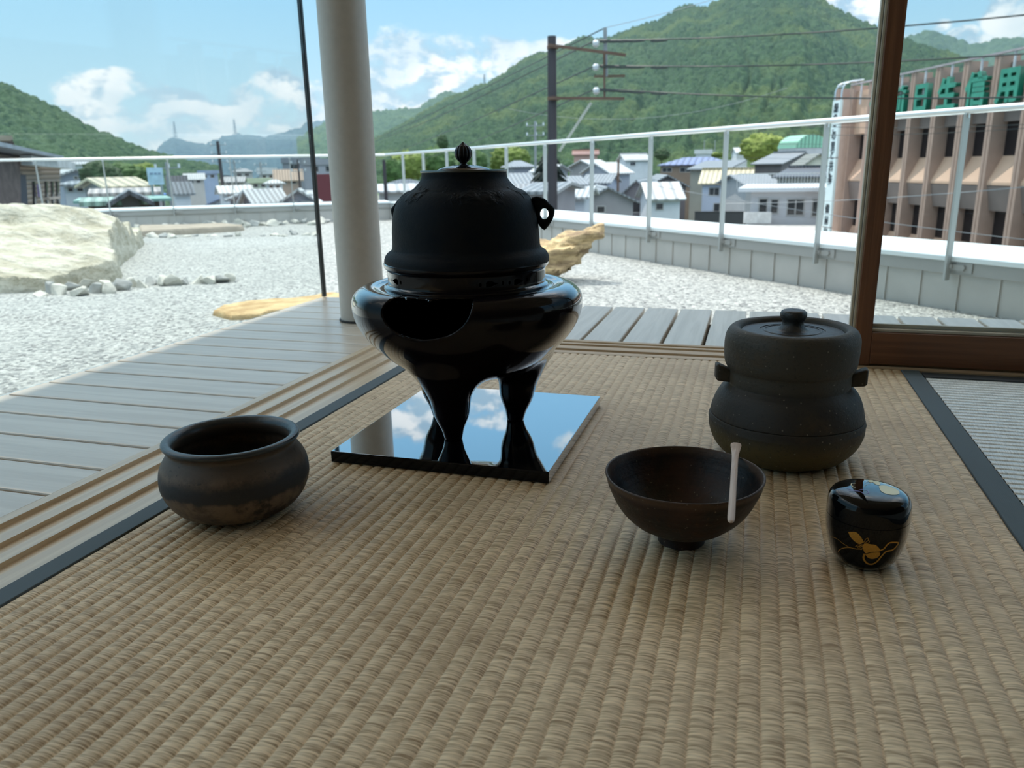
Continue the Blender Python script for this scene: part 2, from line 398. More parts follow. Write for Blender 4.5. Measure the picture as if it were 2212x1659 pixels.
def tatami(loc, x0, x1, y0, y1, pitch, h, along, mats, seed, label, borders, ny=160):
    t = empty('tatami_mat', (loc[0], loc[1], -.03), 0, label, 'tatami mat')
    c = (-loc[0], -loc[1], .03)
    P, Q = ridges(*((x0, x1, y0, y1) if along == 'y' else (y0, y1, x0, x1)), pitch, h, 10, ny, along, seed)
    o = link('woven_cover', pymesh(P, Q), mats[0], t, c, smooth=True)
    MB().box(x0, x1, y0, y1, -.045, -h*1.4).build('straw_core', mats[0], t, c)
    for b in borders:
        bo = MB().box(*b, -.04, .0009).build('cloth_border', mats[1], t, c); bevel(bo, .0008, 2)
    return t
tatami((-.16, .4), -.592, .257, -.6, 1.444, .0146, .0021, 'y', (RUSH, HERI), 3,
       'tan tatami mat with dark blue-grey cloth edges, carrying all the tea utensils', [(-.6165, -.592, -.6, 1.444), (.257, .285, -.6, 1.444)], 260)
tatami((.9, .4), .287, 1.6, -.6, 1.402, .0150, .0024, 'x', (RUSH2, HERI2), 9,
       'pale grey-white tatami mat to the right of the tan mat, ridges running sideways', [(.287, 1.6, 1.402, 1.432)], 90)

# sills with three grooves, running past each other at the corner
def sill(name, a, b, grooves, lo, hi, axis, mt):
    """a..b across; grooves = list of (start, end)"""
    prof = [(a, 0)]
    for g0, g1 in sorted(grooves): prof += [(g0, 0), (g0+.0006, -.005), (g1-.0006, -.005), (g1, 0)]
    prof += [(b, 0), (b, -.05), (a, -.05)]
    v = []; n = len(prof)
    for e in (lo, hi):
        for u, z in prof: v.append((u, e, z) if axis == 'y' else (e, u, z))
    f = [tuple(range(n)), tuple(range(2*n-1, n-1, -1))]+[(i, (i+1) % n, n+(i+1) % n, n+i) for i in range(n)]
    o = link(name, MB().add(v, f).mesh(), mt); tag(o, kind='structure'); return o
sill('trim_1', -.7515, -.6175, [(-.737, -.716), (-.698, -.677), (-.660, -.640)], -.6, 1.4455, 'y', WSILL_Y)
sill('trim_2', 1.4455, 1.567, [(1.4665, 1.485), (1.5105, 1.528), (1.540, 1.554)], -.7515, 1.6, 'x', WSILL_X)
st = MB().box(-3, 4, -3, -.6, -.06, -.001).box(1.6, 4, -.6, 1.567, -.06, -.001).box(-.75, 1.6, -.6, 1.4, -.2, -.05).build('floor', simple('room floor', lin(190, 164, 124), .6)); tag(st, kind='structure')
# shell of the room behind and above the viewer, eave over the deck
WALL = simple('plaster wall', lin(120, 106, 90), .9, bump=.001)
CEIL = wood('ceiling boards', lin(206, 182, 148), lin(176, 148, 112), (3, 30, 3), .6)
tag(MB().box(-2.2, 4, -3, 3.0, 2.5, 2.6).build('ceiling', CEIL), kind='structure')
tag(MB().box(-3, 4, -3.1, -3, 0, 2.6).build('wall_back', WALL), kind='structure')
tag(MB().box(4, 4.1, -3.1, 1.5, 0, 2.6).build('wall_right', WALL), kind='structure')
tag(MB().box(-1.2, 4, -.3, 1.7, 2.38, 2.5).build('trim_3', CEIL), kind='structure')

# sliding door with one big pane, its left stile in view
DY = 1.4755
d = empty('door_1', (.7, DY, 0)); tag(d, kind='structure')
def dbox(name, x0, x1, y0, y1, z0, z1, mt, bv=.0015):
    o = MB().box(x0-.7, x1-.7, y0-DY, y1-DY, z0, z1).build(name, mt, d); return bevel(o, bv)
dbox('stile', .1800, .2075, 1.461, 1.490, .001, 2.35, WDOOR)
dbox('stile', 1.30, 1.33, 1.461, 1.490, .001, 2.35, WDOOR)
dbox('rail', .2075, 1.30, 1.461, 1.490, .004, .0605, WDOORH)
dbox('rail', .2075, 1.30, 1.461, 1.490, 2.30, 2.35, WDOORH)
dbox('glazing_bead', .2075, 1.30, 1.468, 1.484, .0607, .066, PALE, .0008)
dbox('glazing_bead', .2075, 1.30, 1.479, 1.486, .0667, .073, PALE, .0008)
dbox('edge_strip', .1705, .1745, 1.470, 1.486, .001, 2.35, PALE, .0006)
dbox('edge_strip', .1757, .1800, 1.466, 1.486, .001, 2.35, PALE, .0006)
gm = bpy.data.materials.new('clear glass'); gm.use_nodes = True; nt = NT(gm.node_tree); nt.n.clear()
tr = nt.new('ShaderNodeBsdfTransparent'); tr.inputs[0].default_value = (.955, .975, .97, 1); gl = nt.new('ShaderNodeBsdfGlossy'); gl.inputs['Roughness'].default_value = .0
ge = nt.new('ShaderNodeNewGeometry'); dt = nt.new('ShaderNodeVectorMath', operation='DOT_PRODUCT'); nt.l.new(ge.outputs['Incoming'], dt.inputs[0]); nt.l.new(ge.outputs['Normal'], dt.inputs[1])
sch = nt.math('POWER', nt.math('SUBTRACT', 1.0, nt.math('ABSOLUTE', dt.outputs['Value'])), 5.0); frr = nt.math('ADD', nt.math('MULTIPLY', sch, .55), .03); mx = nt.new('ShaderNodeMixShader')
nt.l.new(frr, mx.inputs[0]); nt.l.new(tr.outputs[0], mx.inputs[1]); nt.l.new(gl.outputs[0], mx.inputs[2])
nt.l.new(mx.outputs[0], nt.new('ShaderNodeOutputMaterial').inputs[0]); GLASS = gm
dbox('pane', .2075, 1.30, 1.476, 1.479, .06, 2.30, GLASS, 0.0001)

# deck boards: those on the left run across, those at the back run away
deck = empty('wooden_deck', (-.96, 1.0, -.03), 0, 'grey-brown slatted wooden deck wrapping the tatami room outside its sill', 'deck')
ys = []; y = 1.9905
bw = .0745; gap = .0055
dk = Vector((.96, -1.0, .03)); k = 0
while y > -.7:
    x1 = -.7525 if y-bw < 1.567 else -.7525
    o = MB().box(-1.186, x1, y-bw, y, -.030, -.0012).build('deck_board', DECK_X, deck, dk); bevel(o, .0025, 2); y -= bw+gap; k += 1
x = -.7465
while x < 2.2:
    o = MB().box(x, x+.0755, 1.570, 1.984, -.030, -.0012).build('deck_board', DECK_Y, deck, dk); bevel(o, .0025, 2); x += .0755+.0075
MB().box(-1.17, -.76, -.7, 1.97, -.4, -.034).box(-.76, 2.2, 1.62, 1.96, -.4, -.034).build('deck_base', simple('deck base', lin(70, 55, 42), .8), deck, dk)

# steel column on the deck
cx, cy = -.9020, 1.6885
cm = empty('steel_column', (cx, cy, 0), 0, 'round grey painted steel column standing on the deck corner', 'column')
link('shaft', lathe([(0, 0), (.0535, 0), (.0535, 0), (.0535, 2.5), (.0535, 2.5), (0, 2.5)], 64), simple('column paint', lin(196, 190, 182), .42, 0, .03, 60, .0002), cm, smooth=30)
link('base_ring', lathe([(.052, 0), (.057, 0), (.057, .003), (.0535, .004)], 64), simple('dark rubber', lin(30, 30, 32), .6), cm, smooth=30)

# frameless outer glass along the left deck edge, ending in a black joint at the corner
gp = empty('window_1', (-1.181, .5, 0)); tag(gp, kind='structure')
off = Vector((1.181, -.5, 0))
MB().box(-1.1865, -1.1785, -.8, 1.982, 0, 2.5).build('pane', GLASS, gp, off)
jj = MB().box(-1.1880, -1.1765, 1.982, 1.993, 0, 2.5).build('corner_joint', pm('black sealant', (.006, .008, .008), .25, spec=.6), gp, off); bevel(jj, .002, 2)

# ================================================================== LACQUER BOARD, BRAZIER, KETTLE
LACQ = lacquer('black lacquer', (.003, .0035, .005), .025, .95, .012, .30, .80)
def bd(zz): return None
bp = (-.3465, .956)
bo = MB().box(-.1415, .1385, -.152, .162, 0, .0145).build('lacquer_board', LACQ, None, (bp[0], bp[1], .0001)); bevel(bo, .0012, 4)
tag(bo, 'square black mirror-polished lacquer board under the brazier', 'board')
FC = np.array([-.3516, .945]); BT = .0147
def bronze_fn(nt, co):
    n = nt.noise(co, 9, 4, .6); n2 = nt.noise(co, 120, 2, .5)
    return dict(color=nt.mix(nt.ramp(n, .35, .7), (.006, .006, .008), (.022, .013, .010)), rough=nt.ramp(n, .3, .8, .07, .15))
BRONZE = lacquer('dark polished bronze', (.007, .005, .006), .022, .92, .08, .50, .88)
fu = empty('tea_brazier', (FC[0], FC[1], BT), 0, 'dark glossy three-legged tea brazier with a cloud-shaped mouth, standing on the lacquer board', 'brazier')
outer = spline([(0, .0845), (.02, .0850), (.05, .0885), (.080, .0985), (.1018, .1125), (.1180, .1270), (.1330, .1435), (.1440, .1620), (.1485, .1790), (.1475, .1935), (.1400, .2030), (.1290, .2075), (.1200, .2072),
                (.1160, .2056), (.1125, .2048), (.1085, .2050), (.1040, .2056), (.0960, .2058)], 5)
inner = spline([(.0960, .2012), (.1250, .2000), (.1370, .1960), (.1430, .1790), (.1380, .1610), (.1230, .1390), (.1000, .1180), (.06, .100), (0, .0950)], 4)
prof2 = [(r, z) for r, z in outer]+inner
def furo_prof(r, z, poly=prof2+[(-.001, .095), (-.001, .0845)]): return poly_sdf(r, z, poly)
tr_, tz_ = np.linspace(0, .165, 331), np.linspace(.01, .222, 425)
TR, TZ = np.meshgrid(tr_, tz_, indexing='ij'); TAB = furo_prof(TR.ravel(), TZ.ravel()).reshape(TR.shape)
def tab(r, z):
    a = np.clip(r/(tr_[1]-tr_[0]), 0, 329.999); b = np.clip((z-.01)/(tz_[1]-tz_[0]), 0, 423.999); i, j = a.astype(int), b.astype(int); a = a-i; b = b-j
    return TAB[i, j]*(1-a)*(1-b)+TAB[i+1, j]*a*(1-b)+TAB[i, j+1]*(1-a)*b+TAB[i+1, j+1]*a*b
MA = R(-93); mn = np.array([math.cos(MA), math.sin(MA), 0.]); ml = np.array([-math.sin(MA), math.cos(MA), 0.])
mouth_px = [(821, 677), (825, 662), (835, 653), (850, 649), (862, 650), (868, 653), (875, 650.5), (890, 651), (912, 653), (920, 656.5), (930, 653), (960, 652), (985, 651), (998, 654), (1007, 664), (1008, 678), (1003, 694),
            (990, 711), (970, 724), (945, 731), (915, 734), (888, 731), (862, 722), (842, 709), (828, 693)]
C3 = np.array([FC[0], FC[1], 0.])
mouth = []
for q in mouth_px:
    P = onplane(q[0], q[1], C3+mn*.143, mn)-C3; mouth.append((float(P@ml), float(P[2])))
mouth = spline(mouth+[mouth[0]], 3)[:-1]
def legs(x, y, z):
    dd = None
    for a in (-93, 32, 155):
        a = R(a); c, s = math.cos(a), math.sin(a)
        q = lambda r_, zz: (c*r_, s*r_, zz)
        e = capsule(x, y, z, q(.0605, .010), q(.064, .056), .0102, .0205)
        e = smin(e, capsule(x, y, z, q(.064, .056), q(.070, .112), .0205, .043), .014)
        dd = e if dd is None else np.minimum(dd, e)
    return np.maximum(dd, .0147-z)
def furo(x, y, z, body=tab):
    r = np.sqrt(x*x+y*y); b = body(r, z)
    l = np.maximum(legs(x, y, z), z-.150)
    l = np.maximum(l, -tab_in(r, z))
    dd = smin(b, l, .020)
    u = x*ml[0]+y*ml[1]; front = x*mn[0]+y*mn[1]
    near = (np.abs(u) < .075) & (front > .05) & (z > .12)
    m_ = np.full(x.shape, 1.0)
    if near.any(): m_[near] = poly_sdf(u[near], z[near], mouth)
    return np.where(near, smax(dd, -m_, .002), dd)
inner_poly = [(-.001, .0945)]+[(r, z) for r, z in inner[::-1]]+[(-.001, .206)]
TABI = poly_sdf(TR.ravel(), TZ.ravel(), inner_poly).reshape(TR.shape)
def tab_in(r, z):
    a = np.clip(r/(tr_[1]-tr_[0]), 0, 329.999); b = np.clip((z-.01)/(tz_[1]-tz_[0]), 0, 423.999); i, j = a.astype(int), b.astype(int); a = a-i; b = b-j
    return TABI[i, j]*(1-a)*(1-b)+TABI[i+1, j]*a*(1-b)+TABI[i, j+1]*(1-a)*b+TABI[i+1, j+1]*a*b
me = sdf_mesh(furo, (-.156, -.156, .0125), (.156, .156, .2095), .0018)
link('body', me, BRONZE, fu, (0, 0, -BT), smooth=True)
# collar with pierced vents
colp = [(.0985, .2040), (.1066, .2040), (.1066, .2040), (.1064, .2072), (.1046, .2088), (.1022, .2100), (.1012, .2120), (.1012, .2255), (.1020, .2280), (.1046, .2310), (.1055, .2350), (.1048, .2368), (.1025, .2372), (.0990, .2360), (.0985, .2300), (.0985, .2300), (.0985, .2040)]
me = lathe(spline(colp, 4), 160); o = link('collar', me, BRONZE, fu, (0, 0, -BT), smooth=40)
bm = bmesh.new(); bm.from_mesh(me); bmesh.ops.remove_doubles(bm, verts=bm.verts, dist=1e-6); bmesh.ops.recalc_face_normals(bm, faces=bm.faces); bm.to_mesh(me); bm.free()
cut = MB()
def vent(a, z, shape):
    a = R(a); c, s = math.cos(a), math.sin(a); pts = [(u, w_) for u, w_ in shape]; n = len(pts)
    v = [(c*rr-s*u, s*rr+c*u, z+w_) for rr in (.09, .11) for u, w_ in pts]
    cut.add(v, [tuple(range(n))[::-1], tuple(range(n, 2*n))]+[(i, (i+1) % n, n+(i+1) % n, n+i) for i in range(n)])
dot = [(.0017*math.cos(t), .0024*math.sin(t)) for t in np.linspace(0, 2*np.pi, 12, endpoint=False)]
arr = [(-.0095, .0003), (-.002, .0035), (.003, .0040), (.0055, .002), (.0055, -.0035), (0, -.0030)]
arl = [(-u, w_) for u, w_ in arr][::-1]
for a0, sg in ((-151, 1), (-129, 1), (-54, -1), (-33, -1), (35, 1), (90, 1), (150, -1)):
    vent(a0, .2185, arr if sg > 0 else arl); vent(a0+sg*7.0, .2185, dot)
    vent(a0-sg*9.0, .2190, dot)
co_ = link('cutter', cut.mesh(), None, fu, (0, 0, -BT))
bmod = o.modifiers.new('b', 'BOOLEAN'); bmod.object = co_; bmod.operation = 'DIFFERENCE'; bmod.solver = 'EXACT'
dg = bpy.context.evaluated_depsgraph_get(); dg.update(); me2 = bpy.data.meshes.new_from_object(o.evaluated_get(dg)); o.modifiers.clear(); o.data = me2
bpy.data.objects.remove(co_)
link('ash_bed', lathe([(0, .118), (.05, .116), (.09, .125), (.122, .14), (.12, .138), (.07, .108), (0, .10)], 64), simple('grey ash', lin(70, 68, 66), .95, bump=.001), fu, (0, 0, -BT), smooth=True)

IRONC = (.0035, .0062, .0105)
def iron_fn(nt, co):
    n = nt.noise(co, 260, 3, .6); n2 = nt.noise(co, 30, 4, .6)
    sz = nt.new('ShaderNodeSeparateXYZ'); nt.put(sz, 0, co)
    shoulder = nt.math('MULTIPLY', nt.ramp(sz.outputs[2], .072, .082), nt.ramp(sz.outputs[2], .100, .092))
    rel = nt.vor(nt.mapping(co, scale=(1, 1, 1.6)), 62, feature='SMOOTH_F1')
    h = nt.math('ADD', nt.math('MULTIPLY', n, .35), nt.math('MULTIPLY', nt.math('MULTIPLY', nt.ramp(rel, .15, .5), shoulder), nt.ramp(n2, .45, .6, 0, 2.2)))
    return dict(color=nt.mix(nt.ramp(n2, .3, .7), IRONC, (.008, .009, .011)), normal=nt.bump(h, .0012, .9))
IRON = pm('cast iron', IRONC, .6, 0, iron_fn, spec=.12)
KZ = .2335
kt = empty('iron_kettle', (FC[0]+.0005, FC[1], KZ), 0, 'black cast-iron kettle with a flanged waist and ring lugs, set in the brazier', 'kettle')
kb = spline([(0, -.045), (.05, -.038), (.085, -.012), (.0965, .0005), (.0965, .0005), (.1042, .0010), (.1052, .0040), (.1046, .0085), (.1015, .0140), (.0955, .0185), (.0938, .0230), (.0932, .0330), (.0922, .0480), (.0905, .0600),
             (.0868, .0730), (.0808, .0830), (.0745, .0885), (.0700, .0905), (.0650, .0925), (.0605, .0965), (.0560, .1015), (.0535, .1060), (.0530, .1130), (.0530, .1130), (.0495, .1130), (.0495, .1130), (.0500, .1060), (.0650, .0860), (.0800, .0500), (.08, .0), (0, -.03)], 5)
link('body', lathe(kb, 128, lambda t, z: .0004*math.sin(3*t+z*60)), IRON, kt, smooth=35)
link('rim_plate', lathe([(.0470, .1120), (.0537, .1120), (.0543, .1132), (.0540, .1148), (.0475, .1148), (.0470, .1120)], 96), pm('lid rim metal', (.16, .17, .16), .35, .9), kt, smooth=30)
LIDM = pm('brown lacquered lid metal', (.03, .028, .03), .16, .7, spec=.7)
lid = link('lid', lathe(spline([(0, .1205), (.010, .1203), (.020, .1192), (.029, .1170), (.033, .1150), (.036, .1143), (.0465, .1142), (.0465, .1142), (.0465, .1110), (.0465, .1110), (0, .1110)], 4), 96), LIDM, kt, smooth=40)
# knob: petals, stem, ribbed bud
KN = pm('knob metal', (.014, .014, .016), .30, .6)
kn = MB()
kn_bud = lathe([(.0109*math.sin(t), .1345-.0112*math.cos(t)) for t in np.linspace(0.001, math.pi-.001, 28)], 96, lambda t, z: -.0011*(abs(math.cos(5*t))**10)*(1-min(1, abs(z-.1345)/.0125)**4))
kb_ = link('knob', kn_bud, KN, lid, smooth=True)
stem = lathe(spline([(0, .118), (.0085, .1188), (.0078, .1198), (.0050, .1210), (.0040, .1225), (.0048, .1240), (.0060, .1250), (0, .1255)], 4), 48); link('knob_stem', stem, KN, lid, smooth=True)
link('knob_tip', lathe(spline([(.0028, .1452), (.0032, .1460), (.0020, .1468), (.0012, .1478), (0, .1482)], 3), 32), KN, lid, smooth=True)
pts_ = []; pf = []
for k in range(8):
    a = 2*math.pi*k/8; o_ = len(pts_)
    ring = []
    for t in np.linspace(0, 2*math.pi, 14, endpoint=False):
        u, w_ = .0092+.0046*math.cos(t), .0036*math.sin(t); ring.append((u*math.cos(a)-w_*math.sin(a), u*math.sin(a)+w_*math.cos(a)))
    for zz in (.1196, .1206):
        for x_, y_ in ring: pts_.append((x_, y_, zz-.05*(math.hypot(x_, y_)-.01)))
    pf += [tuple(o_+i for i in range(14))[::-1], tuple(o_+14+i for i in range(14))]+[(o_+i, o_+(i+1) % 14, o_+14+(i+1) % 14, o_+14+i) for i in range(14)]
link('knob_petals', pymesh(pts_, pf), KN, lid, smooth=30)
# ring lugs
def lug(ang):
    ang = R(ang); c, s = math.cos(ang), math.sin(ang)
    outl = spline([(.084, .0800), (.092, .0815), (.100, .0785), (.1065, .0725), (.1115, .0680), (.1130, .0635), (.1115, .0560), (.1080, .0490), (.1030, .0425), (.0990, .0400), (.0925, .0470), (.088, .060), (.084, .0800)], 4)[:-1]
    def f(x, y, z):
        u = x*c+y*s; v = -x*s+y*c
        d2 = poly_sdf(u, z, outl); hole = np.sqrt(((u-.1000)/.0052)**2+((z-.0600)/.0066)**2)-1
        d2 = smax(d2, -hole*.0055, .003)
        th = .0052+.0022*np.clip((z-.062)/.02, 0, 1)
        return smax(d2, np.abs(v)-th, .005)
    P = np.array([c, s])*.1
    return sdf_mesh(f, (P[0]-.024, P[1]-.024, .034), (P[0]+.024, P[1]+.024, .088), .0012)
va = math.degrees(math.atan2(-FC[1], -FC[0]))       # towards the viewer
link('ring_lug', lug(va+90-8), IRON, kt, smooth=True)
link('ring_lug', lug(va-90-31), IRON, kt, smooth=True)

# ================================================================== WASTE-WATER BOWL
def kens_fn(nt, co):
    s = nt.new('ShaderNodeSeparateXYZ'); nt.put(s, 0, co); z = s.outputs[2]
    n = nt.noise(co, 22, 5, .62); n2 = nt.noise(co, 160, 3, .6); n3 = nt.noise(co, 45, 4, .7)
    lowz = nt.math('ADD', z, nt.math('MULTIPLY', nt.math('SUBTRACT', n, .5), .030))
    band = nt.math('MULTIPLY', nt.ramp(lowz, .034, .039), nt.ramp(lowz, .060, .048))
    c = nt.mix(nt.ramp(n3, .40, .66), lin(112, 94, 78), lin(74, 62, 52))
    c = nt.mix(band, c, lin(38, 38, 42)); c = nt.mix(nt.ramp(z, .056, .066), c, lin(84, 72, 62))
    c = nt.mix(nt.math('MULTIPLY', nt.ramp(n, .60, .66), nt.ramp(z, .05, .03)), c, lin(46, 36, 32))
    c = nt.mix(nt.math('MULTIPLY', nt.ramp(n2, .62, .7), .5), c, lin(24, 22, 22))
    c = nt.mix(nt.ramp(z, .0775, .0805), c, lin(52, 58, 62))
    return dict(color=c, rough=nt.ramp(z, .070, .080, .62, .33), normal=nt.bump(n2, .0005, .8))
kp = spline([(0, .004), (.034, .003), (.038, .0), (.044, .0008), (.058, .0075), (.0685, .0190), (.0745, .0330), (.0755, .0440), (.0735, .0560), (.0680, .0660), (.0642, .0710), (.0636, .0740), (.0655, .0772), (.0684, .0800), (.0690, .0822), (.0680, .0840), (.0650, .0848),
             (.0610, .0838), (.0580, .0800), (.0572, .0750), (.0600, .0690), (.0670, .0600), (.0695, .0440), (.0640, .0230), (.0500, .0110), (0, .0080)], 5)
KENS = pm('fired clay glaze', lin(90, 75, 60), .6, 0, kens_fn)
o = link('waste_water_bowl', lathe(kp, 128, lambda t, z: .0007*math.sin(2*t+1)+.0003*math.sin(5*t)), [KENS], None, (-.515, .656, 0), smooth=True)
tag(o, 'round-bellied dark brown ceramic bowl with flared rim, left of the lacquer board', 'bowl')

# ================================================================== WATER JAR
def mizu_fn(nt, co):
    s = nt.new('ShaderNodeSeparateXYZ'); nt.put(s, 0, co); z = s.outputs[2]
    n = nt.noise(co, 14, 5, .6); n2 = nt.noise(co, 220, 3, .65); sp = nt.vor(co, 110); n4 = nt.noise(nt.mapping(co, scale=(8, 8, 200)), 1, 2, .5)
    lz = nt.math('ADD', z, nt.math('MULTIPLY', nt.math('SUBTRACT', n, .5), .03))
    c = nt.mix(nt.ramp(lz, .052, .028), lin(52, 47, 42), lin(82, 72, 42))
    c = nt.mix(nt.ramp(lz, .088, .100), c, lin(68, 63, 54)); c = nt.mix(nt.ramp(n, .55, .75), c, lin(78, 64, 44))
    c = nt.mix(nt.math('MULTIPLY', nt.ramp(n2, .55, .7), .45), c, lin(36, 32, 30))
    c = nt.mix(nt.ramp(sp, .13, .07, 0, .7), c, lin(130, 122, 106))
    h = nt.math('ADD', nt.math('MULTIPLY', n2, .6), nt.math('MULTIPLY', n4, .5))
    return dict(color=c, normal=nt.bump(h, .0012, .9))
MIZ = pm('ash-glazed stoneware', lin(80, 74, 62), .62, 0, mizu_fn)
MIZL = pm('dark stoneware lid', lin(52, 50, 50), .45, 0, lambda nt, co: dict(color=nt.mix(nt.noise(co, 30, 4, .6), lin(40, 40, 42), lin(64, 62, 60)), normal=nt.bump(nt.noise(co, 120, 4, .6), .0012)))
mj = empty('water_jar', (.0500, .9680, 0), 0, 'tall lidded stoneware water jar with two square lugs, behind the tea bowl', 'jar')
mp = spline([(0, .003), (.052, .0), (.060, .0008), (.0720, .0065), (.0835, .0190), (.0895, .0340), (.0908, .0450), (.0900, .0535), (.0885, .0540), (.0893, .0560), (.0875, .0650), (.0835, .0760), (.0780, .0855), (.0722, .0905), (.0700, .0925), (.0700, .0925), (.0706, .1000), (.0706, .1090), (.0716, .1125), (.0716, .1125), (.0730, .1135), (.0755, .1200),
             (.0768, .1300), (.0772, .1420), (.0762, .1510), (.0730, .1580), (.0690, .1615), (.0650, .1622), (.0610, .1606), (.0592, .1575), (.0585, .1540), (.0585, .1400), (.0640, .1100), (.0800, .0500), (.0500, .0100), (0, .0090)], 5)
link('body', lathe(mp, 128, lambda t, z: .0008*math.sin(2*t)+.0004*math.sin(7*t+z*90)+(.0009*max(0, 1-abs(z-.050-.006*math.sin(t))/.002) if z < .08 else 0)), MIZ, mj, smooth=True)
lp = spline([(0, .1570), (.0150, .1572), (.0170, .1578), (.0300, .1572), (.0312, .1580), (.0330, .1580), (.0342, .1570), (.0375, .1570), (.0385, .1578), (.0560, .1566), (.0575, .1558), (.0575, .1500), (0, .1500)], 4)
lid = link('lid', lathe(lp, 128), MIZL, mj, smooth=40)
link('knob', lathe(spline([(.0210, .1572), (.0165, .1590), (.0128, .1640), (.0122, .1680), (.0136, .1710), (.0150, .1740), (.0150, .1780), (.0125, .1812), (.0060, .1825), (.0, .1818)], 5), 64), MIZL, lid, smooth=True)
for a in (-2, 180+10):
    a = R(a); c, s = math.cos(a), math.sin(a)
    def f(x, y, z, c=c, s=s):
        u = x*c+y*s; v = -x*s+y*c
        q = np.maximum(np.maximum(np.abs(u-.0765)-.0100, np.abs(v)-.0095), np.abs(z-.1045-(u-.0765)*.25)-.0080)
        e = np.sqrt(np.maximum(np.abs(u-.0765)-.0065, 0)**2+np.maximum(np.abs(v)-.006, 0)**2+np.maximum(np.abs(z-.1035-(u-.0765)*.3)-.0038-(u-.07)*.18, 0)**2)-.0040
        return e
    P = np.array([c, s])*.0765
    link('lug', sdf_mesh(f, (P[0]-.018, P[1]-.018, .086), (P[0]+.018, P[1]+.018, .122), .0012), MIZ, mj, smooth=True)

# ================================================================== TEA BOWL, SCOOP
def chaw_fn(nt, co):
    s = nt.new('ShaderNodeSeparateXYZ'); nt.put(s, 0, co); z = s.outputs[2]
    n = nt.noise(co, 26, 5, .6); n2 = nt.noise(co, 200, 2, .6); sp = nt.vor(co, 140); ln = nt.noise(nt.mapping(co, scale=(6, 6, 260)), 1, 2, .5)
    r2 = nt.vmath('LENGTH', nt.mapping(co, scale=(1, 1, 0)))
    c = nt.mix(nt.ramp(n, .4, .7), lin(26, 20, 17), lin(56, 34, 24))
    c = nt.mix(nt.ramp(n2, .60, .70, 0, .5), c, lin(70, 42, 26)); c = nt.mix(nt.ramp(z, .060, .066, 0, .6), c, lin(88, 66, 50))
    c = nt.mix(nt.ramp(sp, .12, .08, 0, .6), c, lin(120, 108, 92))
    return dict(color=c, rough=nt.ramp(n, .3, .7, .40, .55), normal=nt.bump(nt.math('ADD', n2, ln), .0005, .8))
CHAW = pm('black-brown tea bowl glaze', lin(46, 36, 30), .3, 0, chaw_fn, spec=.32)
CC = (-.0500, .7030)
cb = empty('tea_bowl', (CC[0], CC[1], 0), 0, 'wide dark brown conical tea bowl on a small foot, scoop resting across its rim', 'bowl')
cp_ = spline([(.0, .0065), (.0165, .0060), (.0185, .0), (.0185, .0), (.0220, .0), (.0222, .0), (.0216, .0070), (.0230, .0098), (.0310, .0130), (.0430, .0195), (.0550, .0300), (.0630, .0410), (.0690, .0540), (.0712, .0600), (.0720, .0640), (.0732, .0672), (.0735, .0690), (.0725, .0698),
              (.0710, .0685), (.0690, .0630), (.0655, .0540), (.0590, .0420), (.0490, .0300), (.0360, .0210), (.0200, .0155), (0, .0140)], 5)
link('body', lathe(cp_, 128, lambda t, z: (.0008*math.sin(2*t+.6)+.0004*math.sin(5*t)) if z > .02 else 0), CHAW, cb, smooth=True)
BAM = wood('pale bamboo', lin(214, 190, 170), lin(176, 146, 128), (200, 12, 200), .45)
secs = [(.6020, .0034, .0016, -.0022), (.6200, .0034, .0016, -.0013), (.6440, .0032, .0015, .0), (.680, .0031, .0014, .0012), (.700, .0036, .0018, .0016), (.720, .0032, .0013, .0014), (.745, .0034, .0012, .0012), (.760, .0040, .0010, .0018), (.768, .0054, .0009, .0034), (.7765, .0066, .0008, .0064)]
v = []; n = 10
for yy, hw, th, dz in secs:
    for k in range(n):
        t = 2*math.pi*k/n; v.append((-.0045+hw*math.cos(t)*(1 if abs(math.cos(t)) < .9 else .97)-(yy-.69)*.005, yy, .0716+dz+th*max(-.8, math.sin(t))))
f = [(i*n+k, i*n+(k+1) % n, (i+1)*n+(k+1) % n, (i+1)*n+k) for i in range(len(secs)-1) for k in range(n)]+[tuple(range(n))[::-1], tuple((len(secs)-1)*n+k for k in range(n))]
o = link('tea_scoop', MB().add([(a+.0045, b-.69, c-.0700) for a, b, c in v], f).mesh(), BAM, None, (-.0045, .69, .0700), smooth=45); o.modifiers.new('s', 'SUBSURF').levels = 1; o.modifiers['s'].render_levels = 2
tag(o, 'slim pale bamboo tea scoop lying across the rim of the dark tea bowl', 'scoop')

# ================================================================== TEA CADDY with gold gourds
NC = (.1120, .7040)
BLK = lacquer('caddy lacquer', (.003, .0035, .004), .03, .90, .02, .45, .90)
GOLD = pm('gold lacquer painting', lin(196, 148, 62), .38, .75, lambda nt, co: dict(color=nt.mix(nt.noise(co, 900, 2, .5), lin(176, 128, 48), lin(214, 168, 84))))
CREAM = pm('pale gold lacquer painting', lin(236, 222, 178), .35, .15)
nc = empty('tea_caddy', (NC[0], NC[1], 0), 0, 'small round black lacquer tea caddy painted with gold gourds', 'caddy')
nb = spline([(0, .0015), (.018, .0), (.0205, .0005), (.0255, .0050), (.0295, .0130), (.0325, .0240), (.0342, .0360), (.0346, .0460), (.0346, .0460), (.0338, .0462), (.0338, .0462), (0, .0462)], 6)
nl = spline([(0, .0463), (.0338, .0463), (.0338, .0463), (.0347, .0466), (.0347, .0466), (.0346, .0540), (.0340, .0605), (.0318, .0655), (.0275, .0683), (.0200, .0697), (.0100, .0703), (0, .0705)], 6)
body = link('body', lathe(nb, 128), BLK, nc, smooth=35); nlid = link('lid', lathe(nl, 128), BLK, nc, smooth=35)
nbz = [(z, r) for r, z in nb if r > .02]; nbz.sort()
